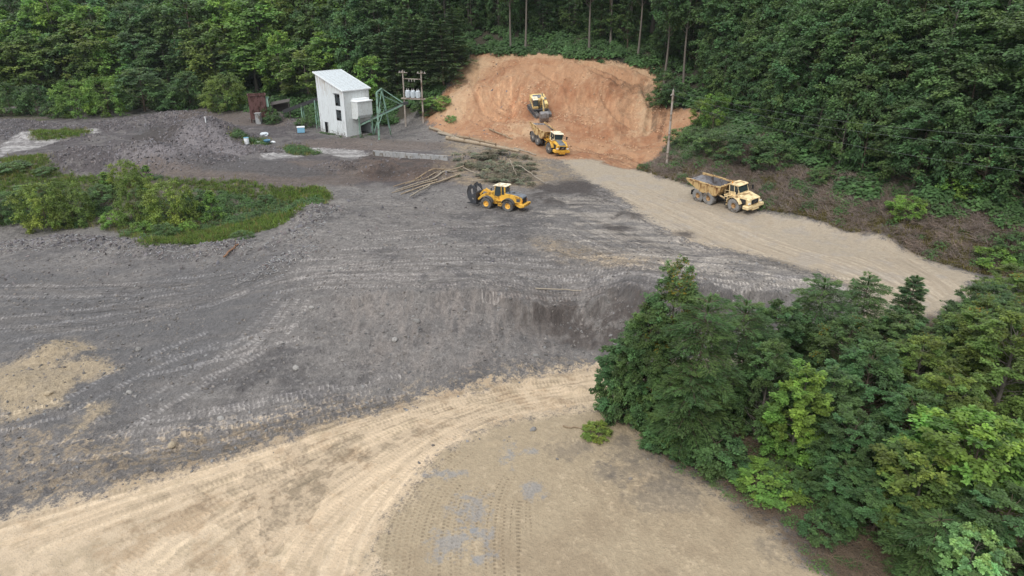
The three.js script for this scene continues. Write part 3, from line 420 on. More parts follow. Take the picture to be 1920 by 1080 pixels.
// ---------- leaves, trees, bushes ----------
class Leaves {                                                          // kite-shaped leaves gathered into one geometry
  constructor() { this.p = []; this.n = []; this.c = []; this.i = []; }
  add(o, dir, side, len, wid, col, fold = 0.12) {                      // stalk end, direction, sideways, size, colour
    const n = side.clone().cross(dir).normalize(), k = this.p.length / 3, m = o.clone().addScaledVector(dir, len * 0.5);
    const a = m.clone().addScaledVector(side, wid).addScaledVector(n, fold * wid), b = m.clone().addScaledVector(side, -wid).addScaledVector(n, fold * wid), t = o.clone().addScaledVector(dir, len);
    for (const v of [o, a, t, b]) { this.p.push(v.x, v.y, v.z); this.n.push(n.x, n.y, n.z); this.c.push(col[0], col[1], col[2]); }
    this.i.push(k, k + 1, k + 2, k, k + 2, k + 3);
  }
  build() {
    const g = new THREE.BufferGeometry();
    g.setAttribute('position', new THREE.Float32BufferAttribute(this.p, 3)); g.setAttribute('normal', new THREE.Float32BufferAttribute(this.n, 3)); g.setAttribute('color', new THREE.Float32BufferAttribute(this.c, 3)); g.setIndex(this.i); return g;
  }
}
function ball(r) { for (;;) { const v = V(r() * 2 - 1, r() * 2 - 1, r() * 2 - 1), l = v.length(); if (l > 0.05 && l <= 1) return v; } }
function limb(a, b, ra, rbb, sides = 5, sag = 0, segs = 3) {             // a bent tapered limb
  const pts = []; for (let i = 0; i <= segs; i++) { const t = i / segs, p = a.clone().lerp(b, t); p.y += Math.sin(t * Math.PI) * sag; pts.push(p); }
  const out = []; for (let i = 0; i < segs; i++) out.push(rod(pts[i], pts[i + 1], lerp(ra, rbb, i / segs), lerp(ra, rbb, (i + 1) / segs), sides)); return out;
}
const leafMat = (r, g, b) => new THREE.MeshPhysicalMaterial({ color: lin(r, g, b), vertexColors: true, roughness: 0.72, transmission: 0.5, thickness: 0, side: THREE.DoubleSide, specularIntensity: 0.45 });
const barkMat = { grey: std(0.14, 0.122, 0.103, 0.95), brown: std(0.115, 0.085, 0.062, 0.95), pale: std(0.40, 0.37, 0.32, 0.95) };
const GREEN = { mid: leafMat(1, 1, 1), deep: leafMat(0.82, 0.9, 0.95), warm: leafMat(1.5, 1.25, 0.85), bright: leafMat(1.7, 1.65, 1.0), cool: leafMat(0.94, 1.04, 1.14), olive: leafMat(1.95, 1.5, 0.9), silver: leafMat(2.1, 2.0, 2.3) };
const LEAF = [0.116, 0.202, 0.060];                                    // reflected and let through together
function tint(r, spread, base = LEAF) { const v = 1 + (r() - 0.5) * spread, w = (r() - 0.5) * spread; return [base[0] * v * (1 + w * 0.55), base[1] * v, base[2] * v * (1 - w * 0.5)]; }
// broadleaf tree 1 unit tall is never used: sizes are metres
function broad(o) {
  const { H, R, base = 0.25, clumps = 40, clumpR = 1.3, leaves = 7000, size = 0.42, seed = 1, trunkR = H * 0.016, lean = 0.03, shape = 1, spread = 0.55, flat: fl = 0.62, loose = 0.35, gold = 0 } = o;
  const r = rng(seed), L = new Leaves(), wood = [], top = V((r() - 0.5) * H * lean, H * 0.93, (r() - 0.5) * H * lean), bend = V((r() - 0.5) * H * 0.04, 0, (r() - 0.5) * H * 0.04);
  const stem = (t) => V(0, 0, 0).lerp(top, t).addScaledVector(bend, Math.sin(t * Math.PI));
  for (let i = 0; i < 8; i++) wood.push(rod(stem(i / 8), stem((i + 1) / 8), lerp(trunkR * (i ? 1 : 1.35), trunkR * 0.18, i / 8), lerp(trunkR, trunkR * 0.18, (i + 1) / 8), 7));
  const lumps = []; for (let i = 0; i < 5; i++) lumps.push([r() * 6.28, base + r() * (1 - base), 0.65 + r() * 0.6]);
  const list = [];
  for (let i = 0; i < clumps; i++) {
    const t = base + (1 - base) * Math.pow((i + 0.5) / clumps, 0.9), a = i * 2.39996 + r() * 0.9, u = (t - base) / (1 - base);
    let pr = shape === 2 ? (1 - u * 0.92) : Math.sqrt(Math.max(0.04, 1 - Math.pow(Math.abs(u - 0.42) / 0.6, 2.2)));
    for (const [la, lt, lk] of lumps) { const da = Math.cos(a - la), dt = Math.abs(t - lt); if (da > 0.5 && dt < 0.25) pr *= lerp(1, lk, (da - 0.5) * 2 * (1 - dt * 4)); }
    const rad = R * pr * (0.5 + 0.5 * Math.sqrt(r())), s = stem(t), c = V(s.x + Math.cos(a) * rad, t * H + (r() - 0.5) * 0.6, s.z + Math.sin(a) * rad), k = clumpR * (0.65 + r() * 0.7) * (u > 0.85 ? 0.75 : 1);
    list.push([c, k]);
    const from = stem(Math.max(base * 0.7, t - rad / H * (0.5 + r() * 0.4)));
    wood.push(...limb(from, c.clone().addScaledVector(V(0, 1, 0), -k * 0.2), Math.max(0.025, trunkR * 0.3 * (1.1 - u)), 0.012, 4, -0.12 * rad, 2));
  }
  const vol = list.reduce((q, [, k]) => q + k * k, 0);
  for (const [c, k] of list) {
    const n = Math.round(leaves * k * k / vol), hue = tint(r, spread), out = V(c.x - top.x * 0.5, (c.y - H * (base + 0.35)) * 0.7, c.z).normalize(), golden = r() < gold;
    const nt = Math.max(5, Math.round(o.twigs ?? 9)), twig = [];
    for (let i = 0; i < nt; i++) { const q = ball(r).normalize().addScaledVector(out, 0.75); q.y = q.y * fl + 0.12; twig.push([q.normalize(), k * (0.55 + 0.85 * r()), 0.7 + 0.6 * r()]); }
    for (let i = 0; i < n; i++) {
      const [q, len, tone] = twig[Math.floor(r() * nt)], e = Math.pow(r(), 0.6), d = ball(r), wide = k * (0.4 - 0.2 * e) * (1 + loose), p = c.clone().addScaledVector(q, len * e).add(V(d.x * wide, d.y * wide * fl - len * e * e * 0.22, d.z * wide));
      const nrm = d.clone().multiplyScalar(0.5).addScaledVector(out, 0.35).add(V(0, 0.8, 0)).addScaledVector(ball(r), 0.95).normalize(), dir = ball(r).addScaledVector(q, 0.9).add(V(0, -0.35, 0)); dir.addScaledVector(nrm, -dir.dot(nrm)).normalize();
      const sz = size * (0.5 + 1.0 * r()), v = tone * (0.75 + 0.5 * r()), cl = [hue[0] * v, hue[1] * v, hue[2] * v];
      if (golden && r() < 0.35) { cl[0] = 0.26 * v; cl[1] = 0.2 * v; cl[2] = 0.02; }
      L.add(p, dir, dir.clone().cross(nrm).normalize(), sz, sz * 0.33, cl);
    }
  }
  return { crown: L.build(), trunk: mergeAll(wood), H, R };
}
function pine(o) {
  const { H, R, base = 0.12, whorls = 16, per = 6, sprays = 60, size = 0.4, seed = 1, trunkR = H * 0.013, droop = 0.25, spread = 0.5, thin = 0.13, taper = 1 } = o;
  const r = rng(seed), L = new Leaves(), wood = [], lx = (r() - 0.5) * 0.05 * H, lz = (r() - 0.5) * 0.05 * H, stem = (t) => V(lx * t * t, H * t, lz * t * t);
  for (let i = 0; i < 7; i++) wood.push(rod(stem(i / 7), stem((i + 1) / 7), lerp(trunkR * (i ? 1 : 1.3), 0.02, i / 7), lerp(trunkR, 0.02, (i + 1) / 7), 7));
  for (let w = 0; w < whorls; w++) {
    const t = base + (1 - base) * (w + r() * 0.6) / whorls, u = (t - base) / (1 - base), len0 = R * (taper === 1 ? Math.pow(1 - u, 0.75) : Math.sqrt(Math.max(0.02, 1 - Math.pow(Math.abs(u - 0.35) / 0.66, 2)))) + 0.25;
    for (let b = 0; b < per; b++) {
      const a = w * 1.7 + b / per * 6.283 + (r() - 0.5) * 0.9, len = len0 * (0.6 + 0.55 * r()), s = stem(t), up = lerp(-0.15, 0.75, u) + (r() - 0.5) * 0.3, f = V(Math.cos(a), 0, Math.sin(a));
      const pt = (q) => s.clone().addScaledVector(f, len * q).add(V(0, len * (up * q - droop * q * q), 0)), hue = tint(r, spread);
      wood.push(rod(pt(0), pt(0.5), 0.035 + 0.012 * len * 0.5, 0.025, 4), rod(pt(0.5), pt(0.97), 0.025, 0.008, 4));
      const n = Math.round(sprays * (0.35 + len / R));
      for (let i = 0; i < n; i++) {
        const q = Math.pow(r(), 0.65), side = V(-f.z, 0, f.x), off = (r() * 2 - 1) * len * 0.36 * (1.15 - q * 0.75), p = pt(q).addScaledVector(side, off).addScaledVector(f, Math.abs(off) * 0.35); p.y += -Math.abs(off) * 0.22 + (r() - 0.5) * 0.16 * (1 + len * 0.2);
        const dir = f.clone().addScaledVector(side, Math.sign(off) * (0.2 + r())).add(V(0, 0.35 - droop * 1.6 * r() + (r() - 0.5) * 0.5, 0)).normalize(), nrm = V(0, 1, 0).addScaledVector(ball(r), 0.8); nrm.addScaledVector(dir, -nrm.dot(dir)).normalize();
        const sz = size * (0.55 + 0.9 * r()), v = 0.7 + 0.6 * r();
        L.add(p, dir, dir.clone().cross(nrm).normalize(), sz, sz * thin, [hue[0] * v, hue[1] * v, hue[2] * v], 0.4);
      }
    }
  }
  for (let i = 0; i < sprays * 2; i++) { const d = V((r() - 0.5) * 1.2, 1 + r(), (r() - 0.5) * 1.2).normalize(), p = stem(0.9 + 0.1 * r()); L.add(p, d, V(d.z, 0, -d.x).normalize(), size, size * thin, tint(r, spread)); }
  return { crown: L.build(), trunk: mergeAll(wood), H, R };
}
function snag(seed, H) {                                                // dead standing tree
  const r = rng(seed), w = [], s = (t) => V(Math.sin(t * 2) * H * 0.05, H * t, 0);
  for (let i = 0; i < 7; i++) w.push(rod(s(i / 7), s((i + 1) / 7), lerp(0.26, 0.05, i / 7), lerp(0.26, 0.05, (i + 1) / 7), 6));
  for (let i = 0; i < 13; i++) { const t = 0.4 + 0.55 * r(), a = r() * 6.28, l = (1.2 + 2.4 * r()) * (1.2 - t), p = s(t); w.push(...limb(p, p.clone().add(V(Math.cos(a) * l, l * (0.7 + r()), Math.sin(a) * l)), 0.06, 0.015, 5, 0.1, 2)); }
  return mergeAll(w);
}
const K = {                                                             // kinds: far forest, middle distance, near
  oak: broad({ H: 21, R: 5.2, base: 0.3, clumps: 58, clumpR: 1.75, leaves: 9000, size: 0.55, seed: 101 }),
  poplar: broad({ H: 24, R: 4.2, base: 0.36, clumps: 60, clumpR: 1.5, leaves: 8500, size: 0.5, seed: 102, loose: 0.5 }),
  hickory: broad({ H: 19, R: 5.6, base: 0.24, clumps: 64, clumpR: 1.6, leaves: 9500, size: 0.5, seed: 103, flat: 0.5 }),
  round: broad({ H: 16, R: 4.6, base: 0.14, clumps: 60, clumpR: 1.45, leaves: 9000, size: 0.46, seed: 104 }),
  stand: broad({ H: 24, R: 3.4, base: 0.55, clumps: 34, clumpR: 1.5, leaves: 5200, size: 0.5, seed: 105, trunkR: 0.3 }),
  darkpine: pine({ H: 19, R: 3.9, base: 0.16, whorls: 20, per: 6, sprays: 62, size: 0.62, seed: 106, droop: 0.2, thin: 0.2 }),
  sideOak: broad({ H: 22, R: 5.4, base: 0.16, clumps: 95, clumpR: 1.5, leaves: 21000, size: 0.36, seed: 107, flat: 0.5 }),
  sideMaple: broad({ H: 17, R: 4.2, base: 0.14, clumps: 80, clumpR: 1.25, leaves: 17000, size: 0.33, seed: 108, loose: 0.5 }),
  sideTall: broad({ H: 26, R: 4.6, base: 0.32, clumps: 80, clumpR: 1.5, leaves: 17000, size: 0.36, seed: 109, flat: 0.48 }),
  sapling: broad({ H: 7, R: 2.0, base: 0.2, clumps: 26, clumpR: 0.75, leaves: 4500, size: 0.26, seed: 110, loose: 0.6 }),
  willow: broad({ H: 5, R: 3.0, base: 0.03, clumps: 44, clumpR: 0.95, leaves: 11000, size: 0.2, seed: 111, flat: 0.7, trunkR: 0.07, loose: 0.3, spread: 0.35 }),
  shrub: broad({ H: 3.4, R: 2.0, base: 0.03, clumps: 26, clumpR: 0.72, leaves: 5200, size: 0.2, seed: 112, flat: 0.75, trunkR: 0.05 }),
  cone: broad({ H: 4.4, R: 1.15, base: 0.06, clumps: 22, clumpR: 0.5, leaves: 3600, size: 0.2, seed: 113, shape: 2, trunkR: 0.05 }),
  nearMaple: broad({ H: 12, R: 2.8, base: 0.1, clumps: 80, clumpR: 0.95, leaves: 56000, size: 0.158, seed: 114, loose: 0.0, flat: 0.95, twigs: 7 }),
  nearOak: broad({ H: 13, R: 3.4, base: 0.12, clumps: 92, clumpR: 1.05, leaves: 58000, size: 0.165, seed: 115, flat: 0.85, loose: 0.0, gold: 0.06, twigs: 9 }),
  nearSlim: broad({ H: 10, R: 1.6, base: 0.08, clumps: 52, clumpR: 0.8, leaves: 32000, size: 0.17, seed: 116, shape: 1, loose: 0.0, flat: 0.95, twigs: 6 }),
  bigLeaf: broad({ H: 11, R: 3.3, base: 0.1, clumps: 84, clumpR: 1.0, leaves: 27000, size: 0.28, seed: 117, flat: 0.8, loose: 0.0, twigs: 8 }),
  goldTop: broad({ H: 14.5, R: 2.6, base: 0.06, clumps: 92, clumpR: 0.95, leaves: 46000, size: 0.165, seed: 118, gold: 0.3, shape: 1, loose: 0.2, twigs: 8 }),
  nearPine: pine({ H: 13, R: 3.3, base: 0.05, whorls: 17, per: 6, sprays: 230, size: 0.34, seed: 119, droop: 0.45, thin: 0.1, taper: 2 }),
  nearCedar: pine({ H: 11, R: 2.3, base: 0.05, whorls: 18, per: 6, sprays: 170, size: 0.34, seed: 120, droop: 0.3, thin: 0.11 }),
  lowBush: broad({ H: 2.4, R: 1.7, base: 0.04, clumps: 34, clumpR: 0.5, leaves: 11000, size: 0.15, seed: 121, flat: 0.7, trunkR: 0.035 }),
};
function plant(kind, x, z, H, R, leaf, bark, name, label, category, group, turn = 0, sink = 0.05) {
  const k = K[kind], g = thing(name, label, category, group);
  g.position.set(x, ground(x, z) - sink, z); g.rotation.y = turn; g.scale.set(R / k.R, H / k.H, R / k.R);
  part(category === 'tree' ? 'trunk' : 'stems', k.trunk, bark, g); part(category === 'tree' ? 'crown' : 'foliage', k.crown, leaf, g);
  return g;
}
const HUE = new Map([[GREEN.deep, 'dark green'], [GREEN.mid, 'green'], [GREEN.cool, 'bluish green'], [GREEN.warm, 'yellowish green'], [GREEN.bright, 'light green'], [GREEN.olive, 'olive']]);
const rv = rng(77), pick = (a) => a[Math.floor(rv() * a.length)], any = () => rv() * 6.28;
// the hillside forest, row by row behind its edge
{
  const edge = [[-150, -176], [-108, -178], [-80, -178], [-60, -174], [-46, -170], [-34, -170], [-26, -164], [-18, -166], [-13, -176], [-8, -178], [6, -170], [20, -164], [31, -160], [36, -152], [41, -146]];
  const edgeZ = (x) => { for (let i = 0; i < edge.length - 1; i++) if (x >= edge[i][0] && x <= edge[i + 1][0]) return lerp(edge[i][1], edge[i + 1][1], (x - edge[i][0]) / (edge[i + 1][0] - edge[i][0])); return x < 0 ? edge[0][1] : edge[edge.length - 1][1]; };
  const rows = [[3, 6.6], [10, 8.2], [18, 8.8], [27, 9.2], [37, 9.6], [48, 10.5]];
  rows.forEach(([back, gap], row) => {
    for (let x = -136 + row * 2.3; x < 62; x += gap * (0.8 + 0.4 * rv())) {
      const X = x + (rv() - 0.5) * 2, Z = edgeZ(Math.min(X, 41)) - back + (rv() - 0.5) * 4;
      if (Math.abs(X) > 0.78 * -Z + 12) continue;
      const mid = X > -30 && X < 62, H = (row === 0 ? (mid ? 7 : 11) : 17) + rv() * (row === 0 && mid ? 5 : 7), dark = mid || row > 2;
      const kind = mid ? (row === 0 ? pick(['round', 'darkpine', 'hickory', 'round']) : pick(['stand', 'darkpine', 'poplar', 'oak', 'darkpine', 'hickory'])) : row === 0 ? pick(['round', 'hickory', 'round', 'poplar']) : pick(['oak', 'poplar', 'hickory', 'oak', 'round']);
      const R = K[kind].R * (row === 0 && mid ? 0.62 : 0.95 + rv() * 0.5), leaf = mid ? pick([GREEN.deep, GREEN.deep, GREEN.mid, GREEN.cool]) : pick([GREEN.mid, GREEN.bright, GREEN.warm, GREEN.cool, GREEN.mid, GREEN.bright, GREEN.deep]);
      plant(kind, X, Z, kind === 'stand' ? H + 3 : H, R, leaf, pick([barkMat.grey, barkMat.grey, barkMat.brown]), kind === 'darkpine' ? 'pine_tree' : 'broadleaf_tree', ...(mid ? (kind === 'darkpine' ? ['tall ' + HUE.get(leaf) + ' pine in the forest above the red clay cut', 'tree', 'pines in the forest above the clay cut'] : ['tall ' + HUE.get(leaf) + ' forest tree on the slope above the red clay cut', 'tree', 'trees in the forest above the clay cut']) : [(row === 0 ? 'low ' + HUE.get(leaf) + ' tree at the front edge of the far left hillside forest' : HUE.get(leaf) + ' broadleaf tree in the far left hillside forest'), 'tree', 'trees of the far left hillside']), any());
    }
  });
}
// the forest on the right of the haul road
{
  const line = [[35, -137], [38, -129], [39.5, -120.5], [39, -106], [40, -100.6], [41, -95.6], [43, -89], [46, -83], [48.5, -78], [52, -74], [55.5, -70], [59, -66], [63, -61]];
  [[2.6, 3.6], [6.5, 4.8], [11, 5.6], [17, 6.2], [24, 6.8], [32, 7.5], [41, 8.5]].forEach(([back, gap], k) => {
    let left = 1.5;
    for (let i = 0; i < line.length - 1; i++) { const [ax, az] = line[i], [bx2, bz] = line[i + 1], len = Math.hypot(bx2 - ax, bz - az); while (left < len) {
      const t = left / len, x = lerp(ax, bx2, t) + back * 0.82 + (rv() - 0.5) * gap * 0.5, z = lerp(az, bz, t) - back * 0.5 + (rv() - 0.5) * gap * 0.5, kind = k === 0 ? pick(['sapling', 'sideMaple', 'sideMaple', 'round']) : k === 1 ? pick(['sideMaple', 'sideOak', 'sideMaple']) : pick(['sideOak', 'sideTall', 'sideOak', 'sideTall']);
      const H = (k === 0 ? 6.5 : k === 1 ? 13 : 20) + rv() * (k === 0 ? 5 : 6), R = Math.min(K[kind].R * (0.8 + rv() * 0.35), H * 0.3);
      const leaf = pick([GREEN.deep, GREEN.mid, GREEN.cool, GREEN.mid, GREEN.cool]); plant(kind, x, z, H, R, leaf, pick([barkMat.grey, barkMat.brown]), 'broadleaf_tree', ...(k < 2 ? ['young ' + HUE.get(leaf) + (k ? ' tree in the second row behind the right road bank' : ' tree in the first row along the right road bank'), 'tree', 'front row trees right of the haul road'] : ['tall ' + HUE.get(leaf) + ' tree in the forest on the right of the haul road', 'tree', 'trees on the right of the haul road']), any()); left += gap * (0.8 + 0.4 * rv()); } left -= len; }
  });
}
// trees that can be told apart
const spot = (px, py) => hit(px, py);
function bush(kind, px, py, H, R, leaf, name, label, group) { const p = spot(px, py); return plant(kind, p.x, p.z, H, R, leaf, barkMat.brown, name, label, kind === 'round' || kind === 'sapling' || kind === 'hickory' || kind === 'cone' ? 'tree' : 'bush', group, any()); }
for (const [k, px, py, H, R, leaf, label] of [
  ['willow', 22, 214, 6.6, 4.2, GREEN.mid, 'green bush at the far left edge before the forest'], ['shrub', 72, 214, 6.2, 3.4, GREEN.deep, 'dark green bush at forest foot, second from the left edge'], ['willow', 148, 216, 7.2, 4.6, GREEN.bright, 'large bright green bush at the forest foot beyond the grey spoil'], ['willow', 205, 213, 7.6, 4.8, GREEN.bright, 'bright bush between large bright bush and round leafy tree'], ['round', 272, 209, 10, 5.0, GREEN.mid, 'round leafy low tree at the forest foot beyond the spoil heaps'], ['shrub', 330, 206, 5.5, 3.6, GREEN.cool, 'low bluish green bush right of the round leafy tree'], ['round', 358, 203, 8.5, 3.2, GREEN.mid, 'upright leafy small tree left of the domed bush'], ['willow', 425, 206, 7.4, 4.7, GREEN.warm, 'domed yellowish green bush near the rusty hopper'], ['shrub', 425, 203, 2.6, 2.6, GREEN.silver, 'pale silvery shrub in front of the domed bush'],
  ['shrub', 110, 218, 3.2, 2.6, GREEN.mid, 'low green shrub below the large bright bush'], ['shrub', 455, 200, 3.4, 2.4, GREEN.mid, 'small green shrub beside the rusty hopper'],
  ['round', 702, 196, 10.5, 3.7, GREEN.bright, 'bright green rounded tree just behind the white building'], ['cone', 614, 160, 6.5, 1.8, GREEN.silver, 'pale grey green sapling behind the white roof'],
  ['shrub', 512, 232, 1.8, 1.6, GREEN.deep, 'dark shrub under the left conveyor'], ['shrub', 505, 228, 3, 1.7, GREEN.mid, 'green shrub against the rusty hopper'], ['shrub', 573, 237, 1.8, 1.6, GREEN.mid, 'low green shrub left of the white building'], ['shrub', 560, 176, 3, 3.0, GREEN.silver, 'greyish shrub on the slope left of the white building'],
  ['shrub', 822, 205, 2.6, 3.0, GREEN.bright, 'low green shrub at the left edge of the red cut'], ['shrub', 800, 212, 2.4, 2.6, GREEN.mid, 'low green shrub beside the transformer poles'], ['shrub', 845, 228, 1.2, 1.1, GREEN.silver, 'tiny pale shrub on the red cut'],
]) bush(k, px, py, H, R, leaf, k === 'round' || k === 'cone' ? 'broadleaf_tree' : 'bush', label);
for (const [px, py, H] of [[720, 186, 13], [745, 192, 15], [775, 186, 16], [800, 180, 15], [830, 172, 14], [852, 140, 13], [760, 176, 18], [815, 160, 17]]) { const p = spot(px, py); plant('darkpine', p.x, p.z - 2, H, 3.7 + rv(), pick([GREEN.deep, GREEN.mid, GREEN.mid]), barkMat.brown, 'pine_tree', 'dark pine in the cluster behind the transformer poles', 'tree', 'pines behind the transformer poles', any()); }
for (const [px, py, H, label] of [[95, 160, 17, 'pale dead tree standing in the forest at far left'], [362, 165, 15, 'pale dead tree with forked top in the hillside forest'], [340, 176, 15, 'thin leaning dead tree beside the forked dead tree']]) { const p = spot(px, py), g = thing('dead_tree', label, 'tree'); g.position.copy(p); g.rotation.y = any(); part('trunk', snag(Math.round(px), H), barkMat.pale, g); }
// bare trunks seen at the edge of the cut
for (const [px, py, H] of [[985, 98, 20], [958, 98, 17], [1196, 112, 20], [1245, 160, 17], [1282, 165, 19], [1145, 90, 22], [880, 60, 21], [1320, 100, 22], [1105, 96, 16]]) { const p = spot(px, py); plant('stand', p.x, p.z - 0.5, H + 4, 3.1, GREEN.deep, barkMat.grey, 'bare_trunk_tree', 'tree with a long bare grey trunk at the edge of the clay cut', 'tree', 'bare trunk trees along the clay cut', any(), 0.3); }
// bushes in the pit
for (const [k, px, py, H, R, leaf, label] of [
  ['willow', 90, 426, 6.0, 3.2, GREEN.olive, 'broad olive green bush at the left of the overgrown pit'], ['willow', 140, 420, 5.8, 2.8, GREEN.warm, 'olive green bush joined to the broad left pit bush'], ['willow', 6, 414, 3.8, 2.4, GREEN.mid, 'dark green bush cut by the left edge of the photo'], ['willow', 262, 414, 6.6, 2.4, GREEN.warm, 'tall yellow green bush in the middle of the pit'], ['willow', 328, 424, 6.0, 3.1, GREEN.olive, 'wide olive bush right of the tall middle pit bush'], ['cone', 402, 416, 4.6, 1.3, GREEN.bright, 'bright conical sapling at the right of the pit'], ['cone', 278, 340, 2.6, 0.9, GREEN.bright, 'small bright conical sapling on the pit rim'], ['willow', 240, 346, 3.6, 2.0, GREEN.olive, 'olive bush on the pit rim beside the conical sapling'], ['cone', 200, 350, 2.4, 1.0, GREEN.bright, 'short bright sapling on the far rim of the pit'],
  ['shrub', 215, 425, 2.2, 1.5, GREEN.bright, 'low bright shrub between the two large pit bushes'], ['shrub', 270, 440, 1.8, 1.4, GREEN.bright, 'low bright shrub at the near edge of the pit'], ['shrub', 310, 445, 1.8, 1.4, GREEN.mid, 'low green shrub at the near edge of the pit'], ['shrub', 195, 380, 2.6, 2.2, GREEN.mid, 'green shrub in the middle distance of the pit'], ['shrub', 370, 390, 2.6, 2.0, GREEN.deep, 'dark shrub behind the conical sapling'], ['shrub', 500, 385, 1.5, 1.2, GREEN.deep, 'small dark shrub near the right end of the pit'], ['shrub', 60, 370, 2.0, 2.2, GREEN.mid, 'green shrub behind the broad left pit bush'], ['shrub', 355, 435, 1.4, 1.0, GREEN.bright, 'tiny bright shrub below the wide olive bush'], ['shrub', 455, 450, 1.1, 1.1, GREEN.mid, 'tiny green shrub on the spoil edge'], ['shrub', 30, 320, 1.4, 2.2, GREEN.mid, 'low green shrub patch left of the grey spoil heap'], ['shrub', 85, 325, 1.0, 1.4, GREEN.mid, 'low green shrub at the foot of the left spoil heap'],
]) bush(k, px, py, H, R, leaf, k === 'cone' ? 'sapling' : 'bush', label);
// shrubs and saplings on the bank right of the road
for (const [k, px, py, H, R, leaf, label] of [
  ['sapling', 1335, 250, 7, 1.8, GREEN.bright, 'bright sapling on the bank right of the red cut'], ['sapling', 1312, 238, 5, 1.5, GREEN.warm, 'thin yellowish sapling above the utility pole'], ['shrub', 1290, 275, 3.0, 2.8, GREEN.mid, 'green shrub on the bank behind the utility pole'], ['shrub', 1345, 285, 3, 3.2, GREEN.mid, 'wide green shrub on the bank right of the utility pole'], ['shrub', 1400, 295, 3, 3.2, GREEN.deep, 'dark shrub on the bank above the parked hauler'], ['shrub', 1450, 310, 3.2, 3, GREEN.mid, 'green shrub before the forest trunks'], ['sapling', 1245, 190, 6, 1.8, GREEN.mid, 'green sapling at the right rim of the red cut'], ['sapling', 1262, 205, 5.5, 2, GREEN.deep, 'dark sapling at the right rim of the red cut'], ['shrub', 1235, 195, 2.6, 2.2, GREEN.mid, 'shrub at the right rim of the red cut'], ['shrub', 1275, 190, 3, 2.4, GREEN.cool, 'bluish shrub above the orange bank'],
  ['shrub', 1205, 318, 0.9, 0.8, GREEN.mid, 'tiny green shrub at the roadside by the cut'], ['shrub', 1540, 345, 2, 1.6, GREEN.mid, 'shrub among the roadside trunks'], ['shrub', 1700, 405, 2.2, 1.8, GREEN.bright, 'bright shrub under the forest edge'], ['shrub', 1800, 370, 2.6, 2.0, GREEN.bright, 'light green shrub in the dark forest edge'], ['shrub', 1860, 500, 1.8, 1.8, GREEN.bright, 'bright low shrub at the roadside bend'], ['shrub', 1910, 480, 2.2, 2.0, GREEN.mid, 'low shrub at the right edge above the bend'],
]) bush(k, px, py, H, R, leaf, k === 'sapling' ? 'sapling' : 'bush', label);
